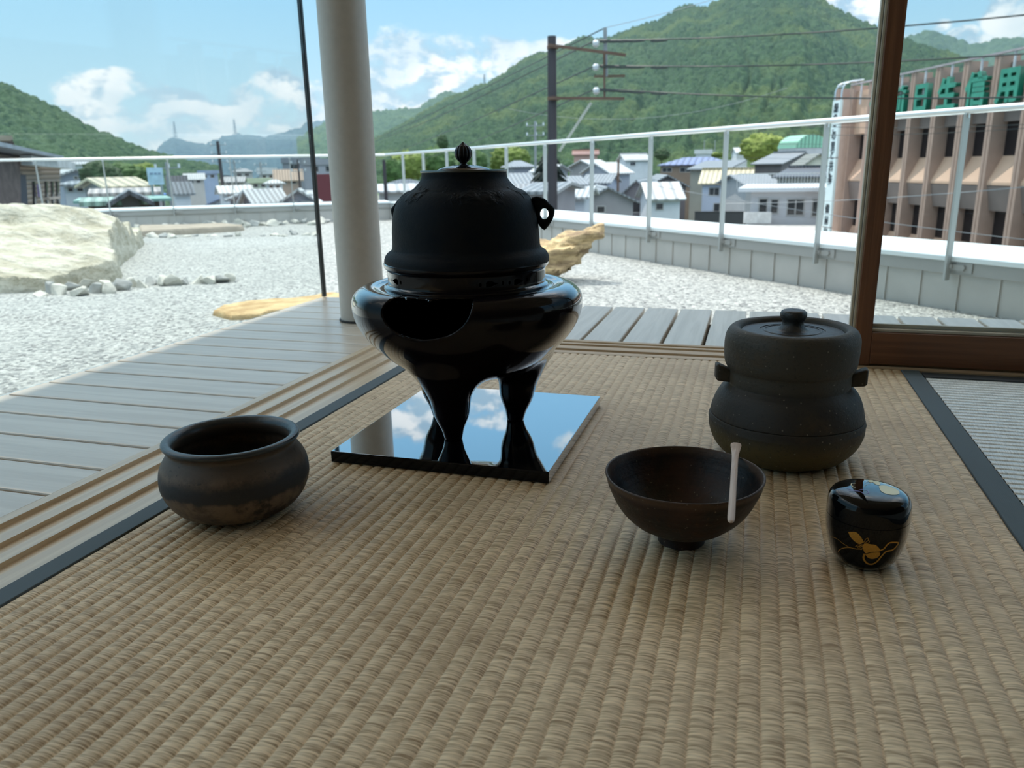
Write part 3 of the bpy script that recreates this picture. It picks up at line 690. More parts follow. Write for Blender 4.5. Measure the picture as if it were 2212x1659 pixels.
def RB(z): return float(np.interp(z, [a for a, _ in nbz], [b for _, b in nbz]))
def on_body(px, py):
    d = ray(px, py); rr = .034
    for _ in range(8):
        ox, oy = EYE[0]-NC[0], EYE[1]-NC[1]; a = d[0]**2+d[1]**2; b = 2*(ox*d[0]+oy*d[1]); c = ox*ox+oy*oy-rr*rr
        t = (-b-math.sqrt(max(b*b-4*a*c, 0)))/(2*a); P = EYE+d*t; rr = RB(P[2])
    return math.atan2(P[1]-NC[1], P[0]-NC[0])*.034, P[2]
nlz = [(r, z) for r, z in nl if z > .06]; nlz.sort()
def ZT(r): return float(np.interp(r, [a for a, _ in nlz], [b for _, b in nlz]))
def on_top(px, py):
    zz = .07
    for _ in range(8): P = onz(px, py, zz); r = math.hypot(P[0]-NC[0], P[1]-NC[1]); zz = ZT(r)
    return P[0]-NC[0], P[1]-NC[1]
def crop2(x, y): return 1740+x/6.38, 1000+y/6.38
def ribbon(pts, w0, w1=None):
    P = [np.array(p) for p in spline(pts, 6)]; L = []; Rr = []
    for i, p in enumerate(P):
        d = P[min(i+1, len(P)-1)]-P[max(i-1, 0)]; d = d/(np.linalg.norm(d)+1e-12); nn = np.array([-d[1], d[0]])*(w0+(w1-w0)*i/(len(P)-1) if w1 is not None else w0)/2
        L.append(p+nn); Rr.append(p-nn)
    return L, Rr
def decor(name, fills, lines, conv, surf, mt, parent):
    bm = bmesh.new()
    for F in fills:
        q = [conv(*crop2(*p)) for p in F]; q = spline(q+[q[0]], 4)[:-1]
        vs_ = [bm.verts.new((a, b, 0)) for a, b in q]; bm.faces.new(vs_)
    for pts, w0, w1 in lines:
        q = [conv(*crop2(*p)) for p in pts]; L, Rr = ribbon(q, w0, w1)
        vl = [bm.verts.new((p[0], p[1], 0)) for p in L]; vr = [bm.verts.new((p[0], p[1], 0)) for p in Rr]
        for i in range(len(vl)-1):
            try: bm.faces.new((vl[i], vr[i], vr[i+1], vl[i+1]))
            except ValueError: pass
    bmesh.ops.triangulate(bm, faces=bm.faces[:])
    for _ in range(2):
        ed = [e for e in bm.edges if e.calc_length() > .0022]
        if ed: bmesh.ops.subdivide_edges(bm, edges=ed, cuts=1, use_grid_fill=True); bmesh.ops.triangulate(bm, faces=bm.faces[:])
    for v_ in bm.verts: v_.co = surf(v_.co.x, v_.co.y)
    me = bpy.data.meshes.new('m'); bm.to_mesh(me); bm.free()
    return link(name, me, mt, parent, smooth=True)
sb = lambda s, z: Vector(((RB(z)+.00025)*math.cos(s/.034), (RB(z)+.00025)*math.sin(s/.034), z))
st_ = lambda x_, y_: Vector((x_, y_, ZT(math.hypot(x_, y_))+.00025))
gourd_a = [(590, 950), (640, 948), (700, 955), (750, 1000), (790, 1060), (800, 1085), (770, 1110), (735, 1115), (680, 1080), (630, 1030), (605, 985)]
gourd_b = [(800, 1120), (830, 1108), (900, 1120), (960, 1128), (1005, 1165), (1028, 1215), (900, 1225), (830, 1245), (800, 1200), (785, 1150)]
gourd_c = [(825, 1262), (900, 1238), (1020, 1232), (1015, 1280), (960, 1315), (900, 1320), (850, 1295)]
decor('gold_gourds', [gourd_a, gourd_b, gourd_c],
      [([(1030, 1205), (1080, 1180), (1130, 1120), (1180, 1095), (1275, 1100), (1240, 1160), (1190, 1200), (1110, 1220), (1050, 1280), (980, 1360), (910, 1395), (840, 1375), (800, 1310), (815, 1250)], .0012, .0017),
       ([(350, 1015), (430, 1040), (520, 1110), (620, 1165), (780, 1190)], .00022, .0005), ([(450, 1220), (500, 1180), (600, 1165), (700, 1185), (790, 1180)], .0004, .0006),
       ([(800, 1100), (830, 1050), (860, 1035), (860, 1070), (810, 1105)], .0003, .0003), ([(810, 1110), (860, 1070), (880, 1075), (870, 1100), (810, 1115)], .0003, .0003),
       ([(780, 1130), (720, 1130), (690, 1150), (740, 1145), (785, 1120)], .0003, .0003), ([(785, 1135), (720, 1160), (740, 1172), (790, 1140)], .0003, .0003)], on_body, sb, GOLD, body)
decor('cream_gourds', [[(1010, 320), (1080, 312), (1180, 335), (1260, 370), (1295, 410), (1270, 438), (1190, 442), (1100, 425), (1040, 390), (1018, 350)],
                       [(940, 250), (1000, 255), (1028, 285), (1020, 310), (975, 300), (935, 275)], [(868, 238), (920, 240), (940, 262), (900, 272), (865, 258)]],
      [([(830, 280), (860, 255), (900, 240), (950, 250)], .0003, .0003), ([(690, 285), (640, 285), (630, 305), (660, 335), (690, 340)], .0007, .0007), ([(800, 330), (850, 300), (900, 290)], .0003, .0003)], on_top, st_, CREAM, nlid)
decor('violet_tendril', [], [([(570, 352), (620, 365), (700, 385), (760, 372), (820, 375), (865, 398), (850, 425), (800, 425), (760, 400), (700, 392), (590, 385)], .0005, .0005)], on_top, st_, pm('violet painting', lin(150, 140, 210), .3), nlid)

# ================================================================== ROOF TERRACE
GZ = -.4
def V2(a): return np.array(a[:2], float)
RA, RB_ = onz(1278, 544, GZ)[:2], onz(2141, 683, GZ)[:2]
LA, LB = onz(290, 478, GZ)[:2]*.86, onz(830, 460, GZ)[:2]*.86
d1 = (RB_-RA)/np.linalg.norm(RB_-RA); d2 = (LB-LA)/np.linalg.norm(LB-LA)
ss = np.linalg.solve(np.array([d1, -d2]).T, LA-RA); CN = RA+d1*ss[0]
n1 = np.array([-d1[1], d1[0]]); n1 = n1 if n1@RA > 0 else -n1
n2 = np.array([-d2[1], d2[0]]); n2 = n2 if n2@LA > 0 else -n2
RE = RA+d1*8.5; LE = LA-d2*9.0
def gravel_fn(nt, co):
    v = nt.vor(co, 62, 'Color'); vd = nt.vor(co, 62); v2 = nt.noise(co, 30, 3, .6); big = nt.noise(co, 1.3, 3, .5)
    s = nt.new('ShaderNodeSeparateColor'); nt.put(s, 0, v)
    c = nt.mix(s.outputs[0], lin(136, 140, 138), lin(204, 206, 200)); c = nt.mix(nt.ramp(s.outputs[1], .80, .95), c, lin(104, 106, 106))
    c = nt.mix(nt.ramp(v2, .5, .75, 0, .45), c, lin(104, 110, 108)); c = nt.mix(nt.ramp(big, .4, .7, 0, .18), c, lin(160, 164, 160))
    return dict(color=c, normal=nt.bump(nt.math('MULTIPLY', nt.math('ADD', vd, nt.math('MULTIPLY', s.outputs[2], .4)), -1.0), .011, 1))
GRAV = pm('white gravel', (.7, .7, .68), .85, 0, gravel_fn)
v = [tuple(LE)+(GZ,), tuple(LE-n2*14)+(GZ,), (-1.0, -3.0, GZ), (3.6, -1.0, GZ), tuple(RE)+(GZ,), tuple(CN)+(GZ,)]
v = [v[0], v[1], v[2], v[3], v[4], v[5]]
bm = bmesh.new(); vv = [bm.verts.new(p) for p in v]; fc = bm.faces.new(vv); r = bmesh.ops.extrude_face_region(bm, geom=[fc])
for e in r['geom']:
    if isinstance(e, bmesh.types.BMVert): e.co.z -= .15
g_ = link('gravel_bed', bmmesh(bm), GRAV); tag(g_, 'white pebble gravel covering the roof terrace', 'gravel', kind='stuff')

ALU = simple('white coated metal cap', lin(232, 240, 240), .38, 0, .02, 2); FAS = simple('grey coated metal', lin(166, 166, 162), .5, 0, .03, 2)
PANEL = simple('grey metal panel', lin(190, 188, 182), .5, 0, .04, 5); RAILM = pm('brushed aluminium', (.80, .81, .80), .30, .55)
def parapet(A, B, n, dirv, L, label, seam=.2137):
    P = lambda s, o: A+dirv*s+n*o
    t = empty('parapet', (A[0], A[1], GZ), 0, label, 'parapet'); off = Vector((-A[0], -A[1], -GZ))
    def slab(name, o0, o1, z0, z1, mt, s0=0, s1=L, ex=0):
        m_ = MB(); q = [P(s0, o0), P(s1, o0), P(s1, o1), P(s0+ex, o1)]; m_.prism([tuple(a) for a in q], z0, z1)
        return m_.build(name, mt, t, off)
    for k in range(int(L//1.71)+1):
        s0 = k*1.71; s1 = min(L, s0+1.706)
        if s1-s0 > .05: bevel(slab('cap', -.035, .68, -.150, -.126, ALU, s0, s1), .003, 2)
    slab('fascia', -.022, .0, -.214, -.1505, FAS)
    m_ = MB(); k = 0
    m_.prism([tuple(P(0, .0)), tuple(P(L, .0)), tuple(P(L, .64)), tuple(P(0, .64))], GZ-.1, -.1505)
    s = 0.05
    while s < L: m_.prism([tuple(P(s, -.009)), tuple(P(s+.009, -.009)), tuple(P(s+.009, .001)), tuple(P(s, .001))], GZ, -.214); s += seam
    m_.build('wall', PANEL, t, off); return t
parapet(CN, RE, n1, d1, float(np.linalg.norm(RE-CN)), 'right-hand low parapet with white metal cap and grey seamed wall, running towards the viewer')
parapet(LE, CN, n2, d2, float(np.linalg.norm(CN-LE)), 'left-hand low parapet with white metal cap, far side of the gravel')
RZ = .575
POSTM = simple('grey post', lin(176, 180, 178), .45, .2, .02)
def railing(A, dirv, n, s_posts, s0, s1, label):
    t = empty('railing', (A[0], A[1], GZ), 0, label, 'railing'); off = Vector((-A[0], -A[1], -GZ))
    P = lambda s, o, z: tuple(A+dirv*s+n*o)+(z,)
    MB().tube([P(s0, -.05, RZ), P(s1, -.05, RZ)], .0165, 16).build('handrail', RAILM, t, off, smooth=40)
    for s in s_posts:
        po = MB().bar(P(s, -.050, -.245), P(s, -.050, RZ-.018), .036, .012, tuple(dirv)+(0,)).build('post', POSTM, t, off)
        m_ = MB().bar(P(s+.012, -.050, -.175), P(s+.012, -.022, -.175), .02, .02).bar(P(s+.075, -.030, -.178), P(s+.075, -.0225, -.178), .085, .050).tube([P(s+.075, -.042, -.178), P(s+.075, -.028, -.178)], .011, 10).bar(P(s+.0, -.033, -.178), P(s+.08, -.033, -.178), .012, .03)
        m_.build('bracket', FAS, po)
        MB().tube([P(s, -.05, RZ-.034), P(s, -.05, RZ-.012)], .013, 10).build('rail_fixing', RAILM, po)
    return t
sR = []
nr3 = np.array([n1[0], n1[1], 0.])
for px in (2090,): P = onplane(px, 243, np.array([CN[0], CN[1], 0])-nr3*.05, nr3); sR0 = float((P[:2]-CN)@d1)
sR = [sR0-.855*k for k in range(0, 12)]+[sR0+.855*k for k in range(1, 4)]
railing(CN, d1, n1, [s for s in sR if s > .3], .05, 8+float(np.linalg.norm(RA-CN)), 'metal railing on the right-hand parapet, handrail crossing in front of the town and bank')
nl3 = np.array([n2[0], n2[1], 0.]); sL = []
for px, py in ((74, 349), (222, 346), (361, 344), (494, 342), (616, 340), (731, 338)):
    P = onplane(px, py, np.array([LE[0], LE[1], 0])-nl3*.05, nl3); sL.append(float((P[:2]-LE)@d2))
sL = [sL[2]+.84*k for k in range(-6, 6)]; LL = float(np.linalg.norm(CN-LE))
railing(LE, d2, n2, [s for s in sL if 0 < s < LL-.2], 0, LL-.05, 'metal railing on the left-hand parapet, behind the boulder')

ORD = ['first', 'second', 'third', 'fourth', 'fifth', 'sixth', 'seventh', 'eighth', 'ninth', 'tenth', 'eleventh', 'twelfth', 'thirteenth', 'fourteenth', 'fifteenth', 'sixteenth', 'seventeenth', 'eighteenth', 'nineteenth']
TENS = {2: ('twentieth', 'twenty-'), 3: ('thirtieth', 'thirty-'), 4: ('fortieth', 'forty-'), 5: ('fiftieth', 'fifty-'), 6: ('sixtieth', 'sixty-')}
def nth(i):
    return ORD[i] if i < 19 else (TENS[(i+1)//10][0] if (i+1) % 10 == 0 else TENS[(i+1)//10][1]+ORD[(i+1) % 10-1])
# stones -------------------------------------------------------------
STONE = simple('pale angular stone', lin(214, 212, 200), .85, 0, .12, 12, .01)
STONE2 = simple('grey angular stone', lin(176, 178, 174), .85, 0, .12, 12, .01)
def at_g(px, py, z=GZ): return onz(px, py, z)
def stone(px, py, wpx, hpx, seed, label, group, mt=STONE):
    P = at_g(px, py); dist = math.hypot(P[0], P[1]); w_ = wpx/FPX*dist*1.45; h_ = hpx/FPX*dist*1.6
    o = link('white_stone', rock_mesh(w_, w_*.62, h_, seed, 13), mt, None, (P[0], P[1]+w_*.2, GZ-.012), random.Random(seed).uniform(-.5, .5))
    tag(o, label, 'stone', group); return o
row = [(80, 640, 30, 12), (100, 634, 34, 22), (118, 638, 40, 26), (128, 622, 26, 20), (150, 628, 32, 18), (166, 640, 34, 20), (184, 622, 36, 22), (203, 634, 34, 22), (226, 634, 36, 22), (222, 618, 30, 16), (254, 628, 36, 24), (280, 621, 34, 22), (302, 622, 30, 18),
       (318, 616, 30, 20), (345, 618, 36, 22), (368, 618, 34, 24), (394, 615, 30, 16), (420, 613, 34, 20), (448, 614, 34, 18), (472, 612, 30, 18), (492, 610, 26, 20)]
for i, q in enumerate(row): stone(*q, 100+i, 'rough pale stone, %s from the left in the row before the boulder' % nth(i), 'pale stones in front of the boulder', (STONE, STONE2)[i % 3 == 1])
rnd = random.Random(7)
x = 290
i = 0
while x < 716:
    q = (x, 497-(x-290)*.032+rnd.uniform(-3, 3), rnd.uniform(16, 28), rnd.uniform(8, 15)); stone(*q, 200+i, 'small pale stone, %s from the left at the foot of the left-hand parapet' % nth(i), 'pale stones along the left-hand parapet', (STONE, STONE2)[i % 3 == 1]); x += rnd.uniform(13, 20); i += 1
x = 300
while x < 690:
    if not 540 < x < 560:
        q = (x, 514-(x-300)*.014+rnd.uniform(-2, 2), rnd.uniform(14, 30), rnd.uniform(5, 12)); stone(*q, 300+i, 'small stone, %s from the left in the middle row beside the low slab' % nth(i), 'stones in the middle row', (STONE, STONE2)[i % 3 == 1])
    x += rnd.uniform(18, 30); i += 1

# big rocks as height fields -----------------------------------------
def rock_fn(nt, co):
    n = nt.noise(nt.mapping(co, scale=(2.2, 9, 14), rot=(0, 0, R(20))), 1.0, 6, .6, .3); n2 = nt.noise(co, 30, 4, .6)
    c = nt.mix(nt.ramp(n, .35, .65), lin(178, 173, 152), lin(206, 203, 186)); c = nt.mix(nt.ramp(n2, .5, .7, 0, .4), c, lin(150, 140, 116))
    return dict(color=c, normal=nt.bump(nt.math('ADD', n, nt.math('MULTIPLY', n2, .3)), .05, 1))
ROCK = pm('cream layered rock', lin(220, 210, 175), .9, 0, rock_fn)
ROCKT = pm('tan rock', lin(205, 176, 122), .9, 0, lambda nt, co: dict(color=nt.mix(nt.ramp(nt.noise(co, 8, 5, .6), .3, .7), lin(178, 146, 98), lin(222, 196, 146)), normal=nt.bump(nt.noise(co, 40, 4, .7), .015)))
def hrock(name, foot, ctrl, mt, label, n=150, edge=5.0, rough=.03, seed=1, strata=(0.0, 1.0, 0.0)):
    """foot: outline on the ground; ctrl: (x, y, height)"""
    F = np.array(foot); c = F.mean(0); lo, hi = F.min(0)-.02, F.max(0)+.02
    gx = np.linspace(lo[0], hi[0], n); gy = np.linspace(lo[1], hi[1], n); X, Y = np.meshgrid(gx, gy, indexing='ij'); x, y = X.ravel(), Y.ravel()
    sd = -poly_sdf(x, y, foot)
    sd = sd+(fbm(np.stack([x*6, y*6, x*0], 1), 4, seed)-.5)*.04*(hi[0]-lo[0])*.5
    C = np.array(ctrl); wsum = 0; h = 0
    for a, b, z in C:
        w_ = 1/((x-a)**2+(y-b)**2+1e-3)**1.5; wsum = wsum+w_; h = h+w_*z
    h = h/wsum
    st_n = fbm(np.stack([x*strata[0]*3+y*strata[1]*3, (x*strata[1]-y*strata[0])*.7, x*0], 1), 5, seed+3)-.5
    h = h+rough*2.2*st_n+rough*.8*(np.abs(fbm(np.stack([x*4, y*9, x*0], 1), 4, seed+9)-.5)*2-.4)
    z = np.minimum(h, sd*edge); z = np.where(sd < 0, -.05, z)
    zz = z.reshape(n, n); keep = (sd > -.03).reshape(n, n)
    I = np.arange(n*n).reshape(n, n); Q = np.stack([I[:-1, :-1], I[1:, :-1], I[1:, 1:], I[:-1, 1:]], -1).reshape(-1, 4)
    kk = keep.ravel()[Q].any(1); Q = Q[kk]; used = np.unique(Q); mp = -np.ones(n*n, int); mp[used] = np.arange(len(used)); Q = mp[Q]
    P = np.stack([x-c[0], y-c[1], zz.ravel()], 1)[used]
    bm = bmesh.new(); bm.from_mesh(pymesh(P, Q)); be = [e for e in bm.edges if e.is_boundary]
    r = bmesh.ops.extrude_edge_only(bm, edges=be)
    for e in r['geom']:
        if isinstance(e, bmesh.types.BMVert): e.co.z = -.08
    bmesh.ops.holes_fill(bm, edges=[e for e in bm.edges if e.is_boundary])
    bmesh.ops.recalc_face_normals(bm, faces=bm.faces); me = bpy.data.meshes.new('m'); bm.to_mesh(me); bm.free()
    o = link(name, me, mt, None, (c[0], c[1], GZ), smooth=55); tag(o, label, 'rock'); return o
G2 = lambda px, py: tuple(at_g(px, py)[:2])
def lift(px, py, z): P = onz(px, py, GZ+z); return (P[0], P[1], z)
pl = G2(-160, 640)
def D3(px, py, d):
    P = atd(px, py, d); return (P[0], P[1], P[2]-GZ)
def D2(px, d): P = atd(px, 450, d); return (P[0], P[1])
bf = [G2(-160, 640), G2(0, 634), G2(90, 630), G2(180, 618), G2(262, 606), G2(264, 597), G2(254, 582), G2(284, 556), G2(309, 530), D2(300, 9.9), D2(250, 9.8), D2(170, 9.5), D2(75, 9.3), D2(0, 9.1), D2(-160, 9.0)]
bc = [lift(-100, 618, .085), lift(0, 611, .09), lift(90, 606, .10), lift(180, 600, .09), lift(255, 594, .07), D3(205, 516, 6.9), D3(222, 540, 6.9), D3(238, 565, 7.0), lift(150, 560, .16), lift(120, 540, .23), lift(20, 540, .24), lift(-100, 540, .24), lift(30, 490, .36), lift(120, 485, .37), D3(200, 490, 7.6),
      D3(0, 444, 8.0), D3(75, 440, 8.0), D3(130, 438, 8.0), D3(170, 444, 8.2), D3(205, 460, 8.4), D3(245, 468, 8.6), D3(272, 478, 9.0), D3(290, 500, 9.1), D3(296, 520, 9.1), D3(270, 510, 8.6), D3(-120, 446, 8.0)]+[D2(q, 9.5)+(.15,) for q in (-100, 0, 80, 160, 230)]
hrock('boulder', bf, bc, ROCK, 'big flat-topped cream boulder at the left edge of the gravel', 260, 9.0, .05, 5, (.35, .94, 0))
sf = [G2(458, 682), G2(480, 668), G2(560, 655), G2(640, 650), G2(720, 640), G2(760, 644), G2(740, 665), G2(640, 676), G2(560, 690), G2(500, 692)]
sf = [tuple(np.array(a)*1.0) for a in sf]
hrock('flat_stone', sf, [(a[0], a[1], .025) for a in sf[:]]+[lift(600, 668, .05), lift(660, 655, .05), lift(520, 672, .03)], ROCKT, 'flat tan stone lying against the left end of the deck', 120, 2.6, .012, 8)
lf = [G2(300, 512), G2(420, 506), G2(520, 500), G2(530, 496), G2(480, 492), G2(300, 498)]
hrock('low_slab', lf, [(a[0], a[1], .075) for a in lf], simple('grey brown slab', lin(168, 158, 142), .9, 0, .1, 6, .02), 'long low grey-brown stone slab behind the boulder', 100, 2.5, .01, 12)
# leaning layered rock to the right of the kettle: a bent slab whose tip rises
def leaning():
    A = np.array(at_g(1120, 604)); dist = math.hypot(*A[:2])*.99
    rows = [  # px of the upper edge, px of the lower edge, half depth
        ((1120, 545), (1120, 612), .16), ((1165, 528), (1165, 606), .17), ((1190, 518), (1196, 596), .18), ((1215, 505), (1225, 580), .17), ((1240, 500), (1250, 560), .15), ((1262, 494), (1268, 538), .12), ((1284, 488), (1286, 516), .07), ((1303, 484), (1303, 497), .03)]
    v = []; n = 20
    for i, (t, b, hd) in enumerate(rows):
        T = atd(t[0], t[1], dist); Bp = atd(b[0], b[1], dist); c = (T+Bp)/2; hz = (T[2]-Bp[2])/2; nn = np.array([c[0], c[1], 0]); nn /= np.linalg.norm(nn)
        for k in range(n):
            a = 2*math.pi*k/n; cx_ = np.sign(math.cos(a))*abs(math.cos(a))**.6; cz = np.sign(math.sin(a))*abs(math.sin(a))**.6
            # the top plane leans towards the viewer, so its surface shows
            p = c+nn*(cx_*hd)+np.array([0, 0, 1])*(cz*hz*(1-.15*cx_)+cx_*hz*.35)
            v.append(p)
    m_ = len(rows); f = [(i*n+k, i*n+(k+1) % n, (i+1)*n+(k+1) % n, (i+1)*n+k) for i in range(m_-1) for k in range(n)]+[tuple(range(n))[::-1], tuple((m_-1)*n+k for k in range(n))]
    c = np.mean(v, 0); c[2] = GZ
    bm = bmesh.new(); bm.from_mesh(pymesh(np.array(v)-c, f)); bmesh.ops.recalc_face_normals(bm, faces=bm.faces); bmesh.ops.subdivide_edges(bm, edges=bm.edges[:], cuts=3, use_grid_fill=True, smooth=.3)
    bmesh.ops.triangulate(bm, faces=[f_ for f_ in bm.faces if len(f_.verts) > 4]); me = bpy.data.meshes.new('m'); bm.to_mesh(me); bm.free()
    P = np.array([q.co[:] for q in me.vertices]); N = np.array([q.normal[:] for q in me.vertices])
    dsp = (fbm(P*np.array([9, 9, 22]), 5, 4)-.5)*.11+(np.abs(fbm(P*np.array([5, 5, 30]), 3, 8)-.5)-.12)*.10
    P = P+N*dsp[:, None]
    for q, p in zip(me.vertices, P): q.co = p
    o = link('layered_rock', me, ROCKT2, None, tuple(c), smooth=50); tag(o, 'jagged tan layered rock with a raised tip, between the kettle and the right-hand parapet', 'rock')
ROCKT2 = pm('tan jagged rock', lin(205, 180, 130), .9, 0, lambda nt, co: dict(color=nt.mix(nt.ramp(nt.noise(nt.mapping(co, scale=(3, 3, 14)), 1.5, 5, .6), .35, .65), lin(150, 128, 100), lin(226, 200, 152)), normal=nt.bump(nt.noise(co, 30, 4, .7), .02)))
leaning()

# ================================================================== BEYOND THE TERRACE
GR = -8.5
def ground_fn(nt, co):
    n = nt.noise(co, .03, 4, .6); n2 = nt.noise(co, .3, 3, .6)
    c = nt.mix(nt.ramp(n, .45, .6), lin(136, 136, 130), lin(92, 112, 72)); c = nt.mix(nt.ramp(n2, .5, .7, 0, .5), c, lin(110, 112, 104))
    return dict(color=c)
g = MB().box(-3500, 3500, 12, 6000, GR-1, GR).build('ground', pm('town ground', (.3, .3, .28), .95, 0, ground_fn)); tag(g, kind='structure')
tb = MB().prism([tuple(LE+n2*.6), tuple(CN+n2*.6+n1*.2), tuple(RE+n1*.6), (3.6, -3.0), (-12, -3.0)], GR, GZ-.16).build('wall_below', simple('building wall', lin(150, 150, 146), .8)); tag(tb, kind='structure')

# ---- mountains
def forest(name, a, b, c, s=1.0):
    def fn(nt, co):
        v = nt.vor(co, .17*s, 'Color'); sc_ = nt.new('ShaderNodeSeparateColor'); nt.put(sc_, 0, v)
        n = nt.noise(co, .012*s, 4, .6); n3 = nt.noise(co, .6*s, 3, .6)
        col_ = nt.mix(sc_.outputs[0], a, b); col_ = nt.mix(nt.ramp(n, .48, .66, 0, .75), col_, c); col_ = nt.mix(nt.ramp(n3, .45, .7, 0, .3), col_, tuple(q*.5 for q in a))
        return dict(color=col_, normal=nt.bump(n3, 1.2, .8))
    return pm(name, a, .9, 0, fn, spec=.1)
def mountain(sil, base_y, Dr, Db, mt, seed, cell, camp, spur, nx=420, ny=200, p=1.15, folds=9.0, x_pad=0):
    """sil: skyline points (px, py); the ridge stands at Dr metres, the foot at Db"""
    S = np.array(sil, float); xs = np.linspace(S[0, 0], S[-1, 0], nx); ys = np.interp(xs, S[:, 0], S[:, 1])
    az_ = np.empty(nx); te = np.empty(nx)
    for i in range(nx):
        d = ray(xs[i], ys[i]); az_[i] = math.atan2(d[0], d[1]); te[i] = d[2]/math.hypot(d[0], d[1])
    t = np.concatenate([np.linspace(0, 1, ny), np.linspace(1.02, 1.35, 16)])
    u = np.linspace(0, 1, nx)[:, None]*np.ones(len(t))[None]; T = np.ones(nx)[:, None]*t[None]
    rmod = 1+.10*(fbm(np.stack([az_*folds, az_*0, az_*0], 1), 3, seed)-.5)[:, None]
    D = Db+(Dr*rmod-Db)*T; AZ = az_[:, None]*np.ones(len(t))[None]
    zr = H+te[:, None]*Dr*rmod; prof = np.where(T <= 1, np.clip(T, 0, 1)**p, 1-(T-1)*1.8)
    X = D*np.sin(AZ); Y = D*np.cos(AZ)
    k = folds/Dr
    wx = (fbm(np.stack([X.ravel()/Dr*3+7, Y.ravel()/Dr*3, X.ravel()*0], 1), 3, seed+2)-.5).reshape(X.shape)
    gul = np.abs(fbm(np.stack([(AZ*folds*1.6+wx*1.5).ravel(), (T*1.3).ravel(), 0*X.ravel()], 1), 4, seed+4)-.5).reshape(X.shape)*2
    win = np.clip(4*T*(1-T), 0, 1)
    z = GR+(zr-GR)*(prof+spur*win*(gul-.28))
    cr = cells(X.ravel(), Y.ravel(), cell, seed).reshape(X.shape)*.8+cells(X.ravel()+50, Y.ravel(), cell*.55, seed+1).reshape(X.shape)*.35
    z = z+camp*cr*np.where(T <= 1, 1, .6)-camp*.5
    P = np.stack([X.ravel(), Y.ravel(), z.ravel()], 1); nT = len(t); I = np.arange(nx*nT).reshape(nx, nT)
    Q = np.stack([I[:-1, :-1], I[1:, :-1], I[1:, 1:], I[:-1, 1:]], -1).reshape(-1, 4)
    c = P.mean(0); c[2] = GR; o = link('mountain', pymesh(P-c, Q), mt, None, tuple(c), smooth=True); tag(o, kind='structure'); return o
F_MAIN = forest('forest green', lin(50, 74, 54), lin(70, 96, 66), lin(90, 108, 66), 1.5)
F_LEFT = forest('forest green hazed', lin(62, 88, 74), lin(88, 112, 86), lin(76, 102, 78), 2.2)  # lighter, bluer base colour replaces haze, the volume starts farther off
F_MID = forest('forest mid', lin(56, 84, 64), lin(78, 106, 76), lin(90, 114, 78), .9)
F_FAR = forest('forest far hazed', lin(52, 80, 96), lin(68, 98, 110), lin(64, 92, 102), .4)  # distance haze put into the bluish base colour, besides the haze volume
F_BACK = forest('forest back', lin(58, 84, 70), lin(80, 106, 82), lin(74, 100, 78), .8)
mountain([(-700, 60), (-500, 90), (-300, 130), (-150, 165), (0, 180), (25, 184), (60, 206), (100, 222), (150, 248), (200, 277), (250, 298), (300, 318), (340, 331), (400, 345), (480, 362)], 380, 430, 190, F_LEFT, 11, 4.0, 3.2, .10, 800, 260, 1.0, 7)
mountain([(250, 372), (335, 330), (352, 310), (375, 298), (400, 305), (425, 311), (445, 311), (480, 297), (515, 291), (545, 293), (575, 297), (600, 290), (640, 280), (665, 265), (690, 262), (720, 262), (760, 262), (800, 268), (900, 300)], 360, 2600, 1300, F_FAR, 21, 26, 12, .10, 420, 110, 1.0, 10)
mountain([(640, 300), (700, 268), (787, 241), (835, 240), (857, 236), (870, 234), (897, 237), (930, 216), (965, 197), (985, 203), (1020, 215), (1100, 250), (1200, 290), (1300, 330)], 350, 1500, 900, F_MID, 31, 11, 9, .14, 420, 150, 1.0, 9)
mountain([(700, 345), (760, 322), (830, 290), (900, 250), (960, 215), (1010, 195), (1035, 184), (1052, 181), (1075, 168), (1100, 150), (1115, 140), (1133, 125), (1165, 114), (1190, 112), (1215, 102), (1240, 88), (1264, 77), (1285, 84), (1310, 83), (1340, 72), (1370, 60), (1395, 52),
          (1420, 46), (1445, 30), (1468, 13), (1490, 9), (1515, 15), (1535, 10), (1560, -5), (1600, -30), (1660, -45), (1720, -35), (1770, -8), (1800, 15), (1830, 28), (1860, 45), (1900, 62), (1950, 84), (2000, 100), (2060, 115), (2120, 140), (2212, 180), (2320, 220), (2500, 300)],
         350, 820, 330, F_MAIN, 41, 5.0, 4.5, .17, 1500, 420, 1.12, 11)
mountain([(1850, 150), (1900, 100), (1955, 82), (1985, 69), (2010, 67), (2035, 72), (2060, 84), (2095, 92), (2130, 93), (2155, 84), (2190, 78), (2212, 80), (2300, 70), (2450, 50), (2600, 90)], 340, 1500, 900, F_BACK, 51, 13, 9, .10, 420, 110, 1.0, 8)

